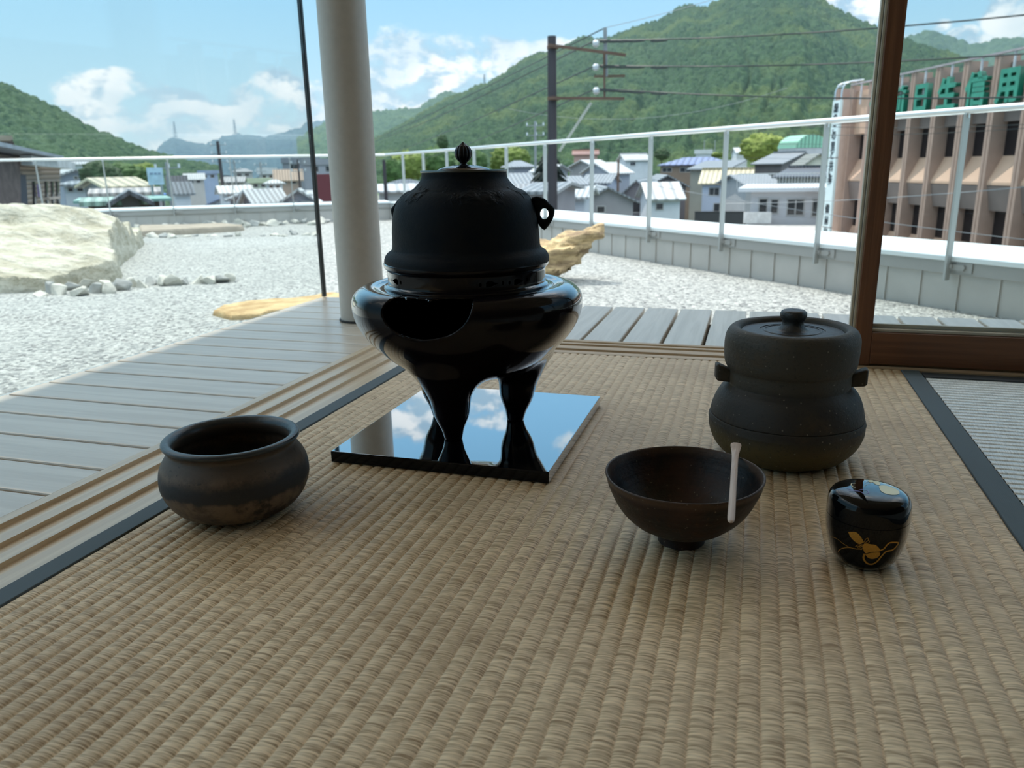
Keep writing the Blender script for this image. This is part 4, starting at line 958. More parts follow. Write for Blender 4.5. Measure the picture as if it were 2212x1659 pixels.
# ---- trees
CROWN = [simple('leaves %d' % i, c, .85, 0, .22, 1.3, .3) for i, c in enumerate((lin(78, 110, 58), lin(116, 136, 62), lin(60, 86, 54), lin(136, 152, 70)))]
BARK = simple('bark', lin(70, 58, 46), .9)
def tree(px, ytop, ybot, wpx, dist, mi, seed, label, group=None, tall=1.0):
    T = atd(px, ytop, dist); Bt = atd(px, ybot, dist); h = T[2]-Bt[2]; wd = wpx/FPX*dist/ math.cos(math.atan2(px-CW, FPX))*.9
    t = empty('tree', (T[0], T[1], GR), 0, label, 'tree', group)
    n = 56; th = np.linspace(0, 2*np.pi, n, endpoint=False); ph = np.linspace(.02, np.pi-.02, 40)
    TH, PH = np.meshgrid(th, ph); nx_ = np.sin(PH)*np.cos(TH); ny_ = np.sin(PH)*np.sin(TH); nz_ = -np.cos(PH)
    Pn = np.stack([nx_.ravel(), ny_.ravel(), nz_.ravel()], 1)
    r = 1+(fbm(Pn*2.2+seed, 3, seed)-.5)*.45+(np.abs(fbm(Pn*5+seed, 3, seed+2)-.5))*.9
    P = Pn*r[:, None]*np.array([wd/2, wd/2, h/2])
    I = np.arange(40*n).reshape(40, n); Q = [(I[i, k], I[i, (k+1) % n], I[i+1, (k+1) % n], I[i+1, k]) for i in range(39) for k in range(n)]
    Q += [tuple(I[0])[::-1], tuple(I[-1])]
    link('crown', pymesh(P+np.array([0, 0, Bt[2]+h/2-GR]), Q), CROWN[mi], t, smooth=True)
    MB().tube([(0, 0, 0), (0, 0, max(.5, Bt[2]+h*.4-GR))], [wd*.05+.05, wd*.03+.03], 8).build('trunk', BARK, t)
    return t
tree(1655, 292, 350, 84, 210, 3, 3, 'broad rounded yellow-green tree beside the green barrel roof')
tree(1702, 300, 350, 22, 200, 2, 33, 'narrow dark tree right of the rounded yellow-green tree')
tree(1100, 318, 378, 80, 130, 1, 4, 'bright yellow-green tree showing through the railing just right of the kettle knob')
tree(940, 322, 385, 74, 116, 0, 5, 'mid-green tree showing behind the kettle knob, left of it')
tree(880, 330, 390, 70, 110, 1, 6, 'yellow-green tree right beside the steel column')
tree(848, 345, 398, 44, 105, 0, 16, 'green bush-like tree touching the steel column outline')
tree(1020, 326, 380, 60, 125, 0, 26, 'green tree behind the kettle lid')
tree(955, 293, 324, 24, 260, 2, 7, 'small dark tree standing above the handrail, left of the kettle knob')
tree(215, 352, 412, 62, 70, 2, 8, 'dark green tree behind the left-hand railing, next to the grey-brown building')
tree(262, 356, 404, 80, 85, 0, 9, 'large green tree above the cream-roofed shed')
tree(308, 355, 398, 50, 95, 1, 10, 'pale green tree left of the white billboard')
tree(240, 390, 425, 50, 65, 0, 12, 'low green tree left of the cream-roofed shed')
tree(850, 405, 430, 30, 80, 1, 13, 'small yellow-green shrub-like tree low beside the column')
tree(1218, 438, 470, 34, 60, 3, 14, 'small yellow-green shrub right of the dark utility pole')
tree(1168, 452, 470, 30, 62, 1, 15, 'small green shrub left of the dark utility pole')
tree(1500, 366, 388, 60, 175, 1, 17, 'green garden tree between the two-storey white house and the grey tiled roofs')
tree(1545, 330, 340, 40, 240, 1, 18, 'flat green tree behind the long blue roof')
tree(1430, 322, 345, 30, 200, 2, 19, 'dark green tree left of the long blue roof')
tree(1268, 372, 392, 34, 120, 0, 20, 'green garden tree in front of the small grey houses')

# drooping conifer by the utility pole
def conifer():
    P = atd(1184, 330, 46); Bt = atd(1184, 480, 46); t = empty('conifer', (P[0], P[1], GR), 0, 'dark drooping conifer standing against the dark utility pole', 'tree')
    h = P[2]-GR; MB().tube([(0, 0, 0), (0, 0, h)], [.22, .03], 8).build('trunk', BARK, t)
    mb = MB(); rnd = random.Random(4)
    for k in range(46):
        z = h*(.45+.55*k/46); L = (1-(z/h-.40)/.66)*3.0+.4
        for j in range(5):
            a = rnd.uniform(0, 2*math.pi); l = L*rnd.uniform(.6, 1); c, s = math.cos(a), math.sin(a)
            pts = [(c*l*q, s*l*q, z+.15*l*q-.62*l*q*q) for q in (0, .25, .5, .75, 1)]
            mb.tube(pts, [.05, .16*l/2+.03, .20*l/2+.03, .13*l/2+.02, .01], 5)
    mb.build('foliage', simple('dark needles', lin(40, 52, 46), .9, 0, .2, 2), t)
conifer()

# ---- utility poles and wires
POLE = simple('dark pole steel', lin(66, 62, 66), .7, 0, .05, 1); RUST = simple('rusty brown steel', lin(110, 86, 72), .7); GALV = simple('galvanised steel', lin(150, 156, 158), .5)
UD = 27.5
def U(px, py, d=UD): return Vector(atd(px, py, d))
t0 = U(1192, 78); ub = Vector((t0.x, t0.y, GR))
up_ = empty('utility_pole', ub, 0, 'thick dark utility pole with rust-brown cross arms and white insulators', 'utility pole')
hh = t0.z-GR
MB().tube([(0, 0, 0), (0, 0, hh)], [.205, .143], 20).build('shaft', POLE, up_, smooth=40)
W_ = -ub
for (x0, y0, x1, y1) in ((1183, 97, 1352, 119), (1183, 212, 1349, 213)):
    MB().bar(U(x0, y0, UD-.28), U(x1, y1, UD-.28), .09, .085).build('cross_arm', RUST, up_, W_)
MB().bar(U(1283, 165), U(1350, 164), .06, .07).build('cross_arm', RUST, up_, W_)
MB().tube([U(1307, 60), U(1309, 166)], .065, 10).build('riser', GALV, up_, W_, smooth=40)
MB().bar(U(1305, 112, UD-.1), U(1306, 212, UD-.1), .06, .06).build('riser', RUST, up_, W_)
MB().tube([U(1194, 99), U(1194, 106)], .19, 16).tube([U(1195.5, 209), U(1195.5, 217)], .2, 16).build('collar', RUST, up_, W_)
MB().bar(U(1277, 222, UD-.25), U(1208, 327, UD-.25), .085, .085).build('strut', simple('pale strut', lin(190, 190, 178), .5), up_, W_)
CER = pm('white ceramic', lin(215, 222, 226), .2)
ins = [(1287, 92), (1287, 143), (1288, 194)]
for x_, y_ in ins:
    a = U(x_, y_+5); MB().tube([a+Vector((0, 0, -.07)), a, a+Vector((0, 0, .03)), a+Vector((0, 0, .06)), a+Vector((0, 0, .13)), a+Vector((0, 0, .15))], [.05, .12, .08, .12, .08, .03], 12).build('insulator', CER, up_, W_, smooth=50)
WIRE = pm('dark wire', lin(54, 62, 62), .5); WIREL = pm('light wire', lin(150, 156, 160), .4)
def wire(a, b, sag, r, label, group, mt=WIRE, clamps=()):
    a, b = Vector(a), Vector(b); n = 28; pts = [a.lerp(b, i/n)+Vector((0, 0, -4*sag*(i/n)*(1-i/n))) for i in range(n+1)]
    m_ = MB().tube([p-a for p in pts], r, 6)
    o = m_.build('wire', mt, None, a, smooth=60); tag(o, label, 'wire', group)
    for cpos in clamps:
        p = a.lerp(b, cpos)+Vector((0, 0, -4*sag*cpos*(1-cpos)))-a; dd = (b-a).normalized()
        MB().tube([p-dd*.28+Vector((0, 0, -.03)), p-dd*.1+Vector((0, 0, -.05)), p+dd*.1+Vector((0, 0, -.05)), p+dd*.28+Vector((0, 0, -.03))], .03, 6).build('damper', WIRE, o)
    return o
gW = 'power lines from the dark utility pole'
for i, (s, e, rank) in enumerate((((1290, 87), (2330, 20), 'upper'), ((1290, 141), (2330, 108), 'middle'), ((1290, 191), (2330, 207), 'lower'))):
    wire(U(*s), U(*e, d=24), .16, .021, rank+' of three thick wires running right from the dark utility pole past the bank', gW, WIRE, (.03, .045, .075, .11, .17))
for i, (s, e, rank) in enumerate((((1286, 87), (808, 304), 'uppermost'), ((1286, 142), (800, 343), 'middle'), ((1286, 192), (900, 345), 'lowest'))):
    wire(U(*s), U(*e, d=120), .35, .022, rank+' of three wires descending left from the dark utility pole', gW)
wire(U(1307, 60), U(700, 330, d=220), 1.0, .02, 'thin wire descending left from the top of the grey riser', gW)
wire(U(1307, 60), U(1900, -140, d=40), .3, .010, 'thin wire climbing right from the top of the grey riser across the mountain', gW, WIREL)
wire(U(1100, 235, d=60), U(1700, 190, d=60), 1.3, .012, 'faint pale wire sagging across the mountain below the cross arms', gW, WIREL)
for i, (s, e, d_, l) in enumerate((((1560, 288), (2330, 205), 30, 'slack upper wire crossing the bank front just above the handrail'), ((1700, 270), (2330, 262), 28, 'wire crossing the bank windows just below the handrail'),
                                ((1700, 290), (2330, 268), 28, 'second wire crossing the bank windows below the handrail'), ((1560, 440), (2330, 392), 26, 'pale wire crossing the lower bank windows, rising right'),
                                ((1420, 402), (2330, 530), 26, 'wire descending right in front of the white flat-roofed house'), ((1240, 325), (1860, 345), 60, 'thin wire low over the town roofs, from the pole to the bank'),
                                ((1240, 297), (1860, 312), 60, 'thin wire above the handrail line over the foot of the mountain'))):
    wire(U(*s, d=d_), U(*e, d=d_*.92), .12, .008 if i != 3 else .010, l, 'thin street wires in front of the bank', WIREL if i in (3, 4) else WIRE)

def small_pole(px, ytop, dist, r, label, arms=2, mt=GALV, ins_=True):
    T = U(px, ytop, dist); t = empty('power_pole', (T.x, T.y, GR), 0, label, 'utility pole')
    hh = T.z-GR; MB().tube([(0, 0, 0), (0, 0, hh)], [r*1.3, r], 10).build('shaft', mt, t, smooth=40)
    rt = Vector((math.cos(YAW), math.sin(YAW), 0))
    for k in range(arms):
        z = hh-.4-k*.9; a = -rt*.9+Vector((0, 0, z)); b = rt*.9+Vector((0, 0, z)); MB().bar(a, b, .07).build('cross_arm', GALV, t)
        if ins_:
            for q in (-.8, .1, .8): MB().tube([rt*q+Vector((0, 0, z)), rt*q+Vector((0, 0, z+.28))], .075, 8).build('insulator', CER, t)
    return t
small_pole(1156, 262, 80, .12, 'grey power pole with white insulators just left of the dark utility pole', 2)
small_pole(470, 305, 95, .17, 'tall dark power pole above the road, left of the black glass joint', 3, POLE)
small_pole(505, 345, 120, .12, 'grey power pole right of the tall dark power pole', 2)
small_pole(562, 350, 120, .12, 'grey power pole above the left-hand railing, midway to the glass joint', 2)
small_pole(360, 350, 60, .12, 'concrete power pole right of the white billboard', 1)
small_pole(643, 345, 100, .12, 'dark power pole just left of the black glass joint', 2, POLE)
small_pole(1336, 345, 75, .10, 'brown pole in front of the grey gabled houses', 0, RUST, False)
small_pole(1545, 303, 260, .15, 'distant grey mast at the mountain foot, left of the pair', 0, GALV, False)
small_pole(1522, 303, 262, .15, 'distant grey mast at the mountain foot, farther left of the pair', 0, GALV, False)
small_pole(829, 345, 60, .12, 'dark power pole touching the right side of the steel column', 0, POLE, False)
def pylon(px, yt, yb, dist, label, wpx=6):
    T = U(px, yt, dist); B = U(px, yb, dist); h = T.z-B.z+dist*.006; w_ = wpx/FPX*dist; m_ = MB(); r = dist*.0002
    for sx_ in (-1, 1):
        for sy_ in (-1, 1): m_.bar((sx_*w_/2, sy_*w_/2, 0), (sx_*w_*.06, sy_*w_*.06, h), r*1.4)
    for k in range(7):
        a = k/7; b = (k+1)/7; wa = w_/2*(1-.88*a); wb = w_/2*(1-.88*b)
        for s1, s2 in (((-1, -1), (1, -1)), ((1, -1), (1, 1)), ((-1, 1), (1, 1)), ((-1, -1), (-1, 1))):
            m_.bar((s1[0]*wa, s1[1]*wa, a*h), (s2[0]*wb, s2[1]*wb, b*h), r)
    for k in (.62, .78, .92): m_.bar((-w_*.7, 0, k*h), (w_*.7, 0, k*h), r*1.4)
    o = m_.build('lattice_pylon', pm('pylon steel', lin(120, 140, 150), .6), None, (T.x, T.y, T.z-h)); tag(o, label, 'pylon')
pylon(375, 262, 300, 2590, 'lattice pylon on the left knoll of the far blue ridge'); pylon(505, 257, 293, 2600, 'lattice pylon on the middle of the far blue ridge'); pylon(1046, 160, 184, 880, 'lattice pylon on the skyline right of the kettle knob', 5)

# ---- houses
TAKEN = []
def corners(cx_, cy_, a, x0, x1, y0, y1):
    c, s = math.cos(a), math.sin(a); return np.array([(cx_+c*x-s*y, cy_+s*x+c*y) for x, y in ((x0, y0), (x1, y0), (x1, y1), (x0, y1))])
def hits(A, B):
    for P in (A, B):
        for i in range(4):
            e = P[(i+1) % 4]-P[i]; n_ = np.array([-e[1], e[0]]); a, b = A@n_, B@n_
            if a.max() < b.min() or b.max() < a.min(): return False
    return True
for o_ in [o for o in bpy.data.objects if o.name.startswith(('tree', 'conifer', 'power_pole', 'utility_pole')) and o.parent is None]:
    rr = 3.0 if o_.name.startswith('conifer') else 1.0
    for c_ in o_.children:
        if c_.name.startswith('crown'): rr = max(abs(v_.co.x) for v_ in c_.data.vertices)*.92
    TAKEN.append(corners(o_.location.x, o_.location.y, 0, -rr, rr, -rr, rr))
def free_dist(px0, px1, dist, yaw, depth, over):
    best = dist
    for k in range(60):
        for sg in (1, -1):
            d_ = dist*(1+sg*.012*k); E = atd((px0+px1)/2, 370, d_); wd = np.linalg.norm((atd(px0, 370, d_)-atd(px1, 370, d_))[:2]); dp = depth or wd*.7
            C = corners(E[0], E[1], -math.atan2(E[0], E[1])+R(yaw), -wd/2-over, wd/2+over, -over, dp+over)
            if not any(hits(C, T) for T in TAKEN): TAKEN.append(C); return d_
            if k == 0: break
    return dist
def hmat(kind, c): return simple('%s %d %d %d' % ((kind,)+tuple(int(v*255) for v in c)), c, .75, 0, .06, .5)
def tile_mat(c, pitch=.35, rough=.38):
    nm = 'roof %d %d %d %d' % (tuple(int(v*255) for v in c)+(int(pitch*100),))
    def fn(nt, co):
        wv = nt.new('ShaderNodeTexWave', bands_direction='X'); nt.put(wv, 'Vector', co); wv.inputs['Scale'].default_value = .314/pitch*1.0; wv.inputs['Distortion'].default_value = 0
        n = nt.noise(co, 1.2, 4, .6)
        return dict(color=nt.mix(nt.ramp(n, .3, .7, 0, .5), c, tuple(q*.7 for q in c)) if False else nt.mix(nt.ramp(wv.outputs['Fac'], .1, .5), tuple(q*.5 for q in c), nt.mix(nt.ramp(n, .3, .7, 0, .5), c, tuple(q*.7 for q in c))), normal=nt.bump(wv.outputs['Fac'], .08))
    return pm(nm, c, rough, 0, fn, spec=.6)
WIN = pm('dark window glass', (.02, .025, .03), .1, 0, spec=.8); WFR = simple('window frame', lin(190, 190, 188), .5)
def house(px0, px1, y_eave, y_ridge, dist, wc, rc, label, yaw=0, depth=None, roof='gable', wins=(), group=None, base=None, over=.45, cat='house', name='house', pitch=.35, rrough=.38):
    """front wall spans px0..px1 at that distance; roof kinds: gable (ridge across), front (gable end facing), hip, flat, shed"""
    if name == 'house' or cat == 'building': dist = free_dist(px0, px1, dist, yaw, depth, over+.1)
    pm_ = (px0+px1)/2; E = atd(pm_, y_eave, dist); Rg = atd(pm_, y_ridge, dist)
    a0 = atd(px0, y_eave, dist); a1 = atd(px1, y_eave, dist); wd = np.linalg.norm((a1-a0)[:2]); depth = depth or wd*.7
    fa = math.atan2(E[0], E[1]); z0 = GR if base is None else base
    ez = E[2]-z0; rz = max(Rg[2]-z0, ez+.05)
    t = empty(name, (E[0], E[1], z0), -fa+R(yaw), label, cat, group)
    W2 = wd/2
    MB().box(-W2, W2, 0, depth, 0, ez).build('wall', hmat('wall', wc), t) if roof in ('flat', 'hip', 'shed') else None
    if roof == 'gable':
        MB().add([(-W2, 0, 0), (W2, 0, 0), (W2, depth, 0), (-W2, depth, 0), (-W2, 0, ez), (W2, 0, ez), (W2, depth, ez), (-W2, depth, ez), (-W2, depth/2, rz), (W2, depth/2, rz)],
                 [(0, 3, 2, 1), (0, 1, 5, 4), (2, 3, 7, 6), (1, 2, 6, 9, 5), (3, 0, 4, 8, 7)]).build('wall', hmat('wall', wc), t)
        s = (rz-ez)/(depth/2); th = .14; m_ = MB()
        for sg, y0 in ((1, 0), (-1, depth)):
            ye = y0-sg*over; ze = ez-s*over; yr = depth/2
            m_.add([(-W2-over, ye, ze), (W2+over, ye, ze), (W2+over, yr, rz), (-W2-over, yr, rz), (-W2-over, ye, ze+th), (W2+over, ye, ze+th), (W2+over, yr, rz+th), (-W2-over, yr, rz+th)], [(0, 1, 2, 3), (4, 5, 6, 7), (0, 1, 5, 4), (1, 2, 6, 5), (2, 3, 7, 6), (3, 0, 4, 7)])
        m_.build('roof', tile_mat(rc, pitch, rrough), t)
        if wd > 4: MB().box(-W2-over, W2+over, depth/2-.12, depth/2+.12, rz+th-.03, rz+th+.2).build('ridge', tile_mat(tuple(q*.8 for q in rc), .3), t)
    elif roof == 'front':
        MB().add([(-W2, 0, 0), (W2, 0, 0), (W2, depth, 0), (-W2, depth, 0), (-W2, 0, ez), (W2, 0, ez), (W2, depth, ez), (-W2, depth, ez), (0, 0, rz), (0, depth, rz)],
                 [(1, 2, 6, 5), (3, 0, 4, 7), (0, 1, 5, 8, 4), (2, 3, 7, 9, 6)]).build('wall', hmat('wall', wc), t)
        s = (rz-ez)/W2; th = .14; m_ = MB()
        for sg in (-1, 1):
            xe = sg*(W2+over); ze = ez-s*over
            m_.add([(xe, -over, ze), (0, -over, rz), (0, depth+over, rz), (xe, depth+over, ze), (xe, -over, ze+th), (0, -over, rz+th), (0, depth+over, rz+th), (xe, depth+over, ze+th)], [(0, 1, 2, 3), (4, 5, 6, 7), (0, 1, 5, 4), (1, 2, 6, 5), (2, 3, 7, 6), (3, 0, 4, 7)])
        m_.build('roof', tile_mat(rc, pitch, rrough), t)
    elif roof == 'hip':
        o_ = over; k = min(W2*.6, depth/2)
        MB().add([(-W2-o_, -o_, ez), (W2+o_, -o_, ez), (W2+o_, depth+o_, ez), (-W2-o_, depth+o_, ez), (-W2+k, depth/2, rz), (W2-k, depth/2, rz), (-W2-o_, -o_, ez+.12), (W2+o_, -o_, ez+.12), (W2+o_, depth+o_, ez+.12), (-W2-o_, depth+o_, ez+.12)],
                 [(0, 1, 2, 3), (0, 1, 7, 6), (1, 2, 8, 7), (2, 3, 9, 8), (3, 0, 6, 9), (6, 7, 5, 4), (8, 9, 4, 5), (7, 8, 5), (9, 6, 4)]).build('roof', tile_mat(rc, pitch, rrough), t)
    elif roof == 'shed':
        MB().add([(-W2-over, -over, ez), (W2+over, -over, ez), (W2+over, depth+over, rz), (-W2-over, depth+over, rz), (-W2-over, -over, ez+.15), (W2+over, -over, ez+.15), (W2+over, depth+over, rz+.15), (-W2-over, depth+over, rz+.15)],
                 [(0, 1, 2, 3), (4, 5, 6, 7), (0, 1, 5, 4), (1, 2, 6, 5), (2, 3, 7, 6), (3, 0, 4, 7)]).build('roof', tile_mat(rc, pitch, rrough), t)
    else:
        MB().box(-W2-over, W2+over, -over, depth+over, ez, rz).build('roof', hmat('roofslab', rc), t)
    for (wx0, wy0, wx1, wy1) in wins:
        f0 = (wx0-px0)/(px1-px0)*wd-W2; f1 = (wx1-px0)/(px1-px0)*wd-W2
        zt = atd(pm_, wy0, dist)[2]-z0; zb = atd(pm_, wy1, dist)[2]-z0
        m_ = MB().box(f0-.07, f1+.07, -.05, .02, zb-.07, zb).box(f0-.07, f1+.07, -.05, .02, zt, zt+.07).box(f0-.07, f0, -.05, .02, zb, zt).box(f1, f1+.07, -.05, .02, zb, zt)
        if f1-f0 > .8: m_.box((f0+f1)/2-.03, (f0+f1)/2+.03, -.04, .02, zb, zt)
        wf = m_.build('window', WFR, t); MB().box(f0, f1, -.02, .015, zb, zt).build('pane', WIN, wf)
    return t
Wh, Gy, Dk, Br, Cr = lin(214, 220, 226), lin(158, 156, 158), lin(110, 106, 108), lin(140, 122, 108), lin(226, 222, 206)
rS, rD, rC, rB, rR, rW = lin(150, 156, 160), lin(98, 100, 106), lin(206, 196, 164), lin(116, 130, 168), lin(166, 122, 106), lin(206, 210, 210)
house(1257, 1368, 434, 407, 62, Gy, rS, 'grey gable-end house in front of the parapet, left of the brown pole', 6, 9, 'front', [(1290, 446, 1306, 458)])
house(1338, 1412, 424, 391, 66, lin(128, 124, 128), rS, 'darker grey gable-end house just right of the brown pole', -8, 12, 'front', [(1366, 436, 1384, 458)])
house(1405, 1470, 428, 398, 74, Wh, rW, 'white house with a ribbed white roof behind the darker gabled house', 10, 6, 'gable', [(1418, 440, 1432, 452)], pitch=.9)
house(1400, 1482, 402, 380, 80, Dk, rS, 'dark gable rising behind the ribbed white roof', 8, 9, 'front')
house(1517, 1616, 395, 369, 92, lin(196, 208, 226), rC, 'two-storey bluish-white house with a cream sheet roof', -4, 7, 'gable', [(1533, 406, 1554, 421), (1584, 405, 1604, 419), (1545, 440, 1570, 456)], pitch=.5)
eh = house(1622, 1776, 413, 405, 48, lin(206, 208, 212), lin(206, 214, 220), 'low white flat-roofed building with a rooftop railing, left of the bank', 0, 8, 'flat', [(1642, 430, 1658, 460), (1668, 432, 1682, 460), (1704, 432, 1738, 464), (1758, 432, 1780, 466)], cat='building', name='flat_roofed_building', over=.7)
m_ = MB(); E = atd(1699, 405, 48); zt = E[2]-GR; wdt = 154/FPX*48
for k in range(34): x_ = -wdt/2-.5+k*(wdt+1)/33; m_.box(x_-.012, x_+.012, -.5, -.475, zt, zt+.75)
m_.box(-wdt/2-.5, wdt/2+.5, -.51, -.46, zt+.75, zt+.80); m_.build('roof_railing', RAILM, eh)
for px in (1620, 1650):
    P = onplane(px, 482, np.array([E[0], E[1], 0])*.985, np.array([E[0], E[1], 0])/np.linalg.norm(E[:2])); o = MB().box(-.38, .38, -.15, .15, 0, .62).tube([(0, -.151, .33), (0, -.17, .33)], .22, 16).build('air_conditioner', simple('ac white', lin(220, 222, 220), .5), None, (P[0], P[1], P[2]), -math.atan2(P[0], P[1])); tag(o, 'white outdoor air-conditioning unit, %s, by the wall of the low white building' % ('left of the pair' if px == 1620 else 'right of the pair'), 'air conditioner', 'air conditioners by the white building')
lot = MB().prism([tuple(atd(1480, 500, 34)[:2]), tuple(atd(1900, 500, 34)[:2]), tuple(atd(1800, 500, 47.2)[:2]), tuple(atd(1560, 500, 47.2)[:2])], GR, float(onplane(1650, 484, np.array([E[0], E[1], 0])*.985, np.array([E[0], E[1], 0])/np.linalg.norm(E[:2]))[2])-.02).build('forecourt', simple('pale concrete', lin(196, 194, 190), .9)); tag(lot, kind='structure')
bw_ = house(1500, 1612, 458, 457, 70, lin(70, 70, 72), lin(60, 60, 62), 'dark boundary wall in front of the two-storey bluish-white house', -4, .3, 'flat', cat='wall', name='boundary_wall', over=.03)
house(1425, 1575, 357, 339, 125, Br, lin(120, 134, 172), 'long two-storey house with a blue solar-panelled roof', -6, 9, 'hip', [(1430, 362, 1450, 370), (1470, 362, 1492, 371), (1510, 362, 1530, 371)], pitch=.9)
house(1490, 1572, 367, 349, 108, lin(150, 150, 140), rS, 'house with a broad grey tiled roof behind the cream-roofed one', -14, 9, 'shed')
house(1626, 1692, 354, 332, 118, Dk, rS, 'tiled gable house left of the rounded tree roofline', -28, 12, 'gable')
house(1585, 1640, 372, 360, 110, lin(190, 190, 186), rS, 'small pale house behind the cream-roofed house, right part', 12, 8, 'hip')
house(1610, 1680, 398, 380, 84, lin(180, 184, 186), rS, 'pale tile-roofed house just above the rooftop railing, left end', 20, 8, 'gable')
house(1677, 1790, 383, 366, 78, lin(170, 168, 166), rD, 'wide dark-tiled house above the rooftop railing, right end', -16, 9, 'gable')
house(1737, 1800, 356, 334, 100, Cr, lin(150, 150, 140), 'cream gabled house beside the bank', 10, 9, 'front', [(1760, 360, 1772, 370)])
house(1698, 1760, 343, 330, 140, lin(160, 158, 166), lin(150, 140, 140), 'greyish house below the green barrel roof', 5, 8, 'hip', [(1712, 348, 1724, 354)])
house(1352, 1402, 346, 333, 150, Wh, rW, 'house with a pale flat-looking roof right of the brown pole, farther back', 10, 9, 'gable', [(1362, 350, 1372, 357)])
house(1288, 1324, 362, 346, 110, Gy, rW, 'house with a bright sunlit slope below the pole strut', 30, 8, 'gable')
house(1320, 1362, 374, 352, 95, lin(170, 174, 184), rW, 'house with a long bright roof slope left of the brown pole', 24, 9, 'gable')
house(1240, 1290, 334, 325, 170, lin(180, 150, 140), rR, 'house with a faded red roof right of the dark utility pole', 0, 8, 'gable')
house(1503, 1536, 332, 323, 230, Wh, rW, 'small white-roofed building at the mountain foot left of the rounded tree', 0, 8, 'flat', cat='building')
house(1592, 1615, 330, 319, 220, Wh, rW, 'small white gable building touching the rounded tree', 10, 8, 'gable')
house(1220, 1262, 400, 384, 75, lin(186, 192, 206), rS, 'bluish-white house right of the dark utility pole, lower row', 12, 7, 'gable', [(1232, 405, 1242, 414)])
house(1262, 1312, 396, 380, 82, lin(176, 184, 200), rS, 'pale blue-grey house in the lower row left of the brown pole', -10, 7, 'gable', [(1275, 400, 1288, 410)])
house(1206, 1262, 428, 410, 60, lin(200, 206, 216), rW, 'white house low behind the parapet right of the dark utility pole', -6, 7, 'gable')
house(1110, 1150, 398, 378, 62, lin(170, 182, 206), rS, 'bluish house between kettle and dark utility pole, ribbed eave', 8, 7, 'gable', [(1120, 402, 1132, 412)])
house(1090, 1140, 440, 404, 45, lin(160, 160, 166), rS, 'grey house close behind the kettle shoulder', 0, 6, 'gable')
house(1140, 1186, 418, 404, 50, lin(150, 150, 156), rS, 'dim grey house left of the dark utility pole', -12, 7, 'gable')
house(1110, 1150, 362, 346, 100, lin(150, 154, 166), lin(150, 156, 162), 'shaded house below the handrail left of the dark utility pole', 10, 8, 'hip')
house(1150, 1186, 372, 358, 92, lin(190, 190, 190), rW, 'small white-roofed house immediately left of the dark utility pole', -20, 7, 'gable')
house(820, 900, 414, 402, 62, lin(190, 190, 188), rW, 'long low white-ribbed roof between the steel column and the kettle', 2, 6, 'gable', pitch=.8)
house(846, 905, 398, 388, 85, lin(150, 150, 150), rD, 'grey roof house behind the long low white-ribbed roof', 0, 7, 'hip')
# barrel-roofed hall
P = atd(1733, 320, 165); t = empty('barrel_roofed_hall', (P[0], P[1], GR), -math.atan2(P[0], P[1])+R(35), 'hall with a pale green barrel roof at the mountain foot', 'building')
hw = 6.5*165/FPX*4.2; zz = P[2]-GR; arc = [(math.cos(a)*3.4, zz+math.sin(a)*2.4) for a in np.linspace(0, math.pi, 17)]
n = len(arc); v = [(x_, y_, z_) for y_ in (-3.0, 3.0) for x_, z_ in arc]
MB().add(v, [tuple(range(n))[::-1], tuple(range(n, 2*n))]+[(i, i+1, n+i+1, n+i) for i in range(n-1)]+[(0, n-1, 2*n-1, n)]).build('roof', tile_mat(lin(150, 206, 178), .8), t)
MB().box(-3.3, 3.3, -2.9, 2.9, 0, zz).build('wall', hmat('wall', lin(196, 196, 200)), t)

# left side
def slabpx(pts, dd, th, name, mt, parent, off):
    """wall piece through pixels at given distances, th thick away from the viewer"""
    F_ = [atd(p[0], p[1], q) for p, q in zip(pts, dd)]; B_ = []
    for p in F_:
        n_ = np.array([p[0], p[1], 0.]); n_ /= np.linalg.norm(n_); B_.append(p+n_*th)
    n = len(F_); m_ = MB().add([tuple(p) for p in F_+B_], [tuple(range(n)), tuple(range(2*n-1, n-1, -1))]+[(i, (i+1) % n, n+(i+1) % n, n+i) for i in range(n)])
    return m_.build(name, mt, parent, off)
P = atd(60, 400, 17); gb = empty('boarded_building', (P[0], P[1], GR), 0, 'grey-brown boarded building with a white roof edge, behind the boulder', 'building'); go = Vector((-P[0], -P[1], -GR))
QA, QB = np.array(atd(-80, 400, 15.5)), np.array(atd(130, 400, 23)); qn = np.array([QB[1]-QA[1], -(QB[0]-QA[0]), 0.]); qn /= np.linalg.norm(qn); qn = qn if qn@QA > 0 else -qn
def gbp(pts, name, mt, th=.1, dz=0.0):
    F_ = [onplane(p[0], p[1], QA, qn)+qn*dz for p in pts]; B_ = [p+qn*th for p in F_]; n = len(F_)
    m_ = MB().add([tuple(p) for p in F_+B_], [tuple(range(n)), tuple(range(2*n-1, n-1, -1))]+[(i, (i+1) % n, n+(i+1) % n, n+i) for i in range(n)])
    return m_.build(name, mt, gb, go)
def board_fn(nt, co):
    v = nt.new('ShaderNodeTexWave', bands_direction='Z'); nt.put(v, 'Vector', co); v.inputs['Scale'].default_value = 3.2
    return dict(color=nt.mix(nt.ramp(v.outputs['Fac'], .0, .12), lin(96, 86, 78), lin(168, 154, 140)), normal=nt.bump(v.outputs['Fac'], .02))
SID = pm('horizontal boards', lin(150, 138, 126), .8, 0, board_fn)
gbp([(-80, 1500), (130, 1300), (130, 352), (-80, 322)], 'wall', SID, 3.0)
gbp([(-80, 470), (32, 470), (28, 346), (-80, 330)], 'dark_cladding', simple('dark square cladding', lin(112, 100, 98), .8, 0, .2, 6), .1, -.12)
gbp([(24, 336), (129, 352), (129, 366), (27, 357)], 'white_fascia', simple('white fascia', lin(214, 220, 222), .5), .2, -.35)
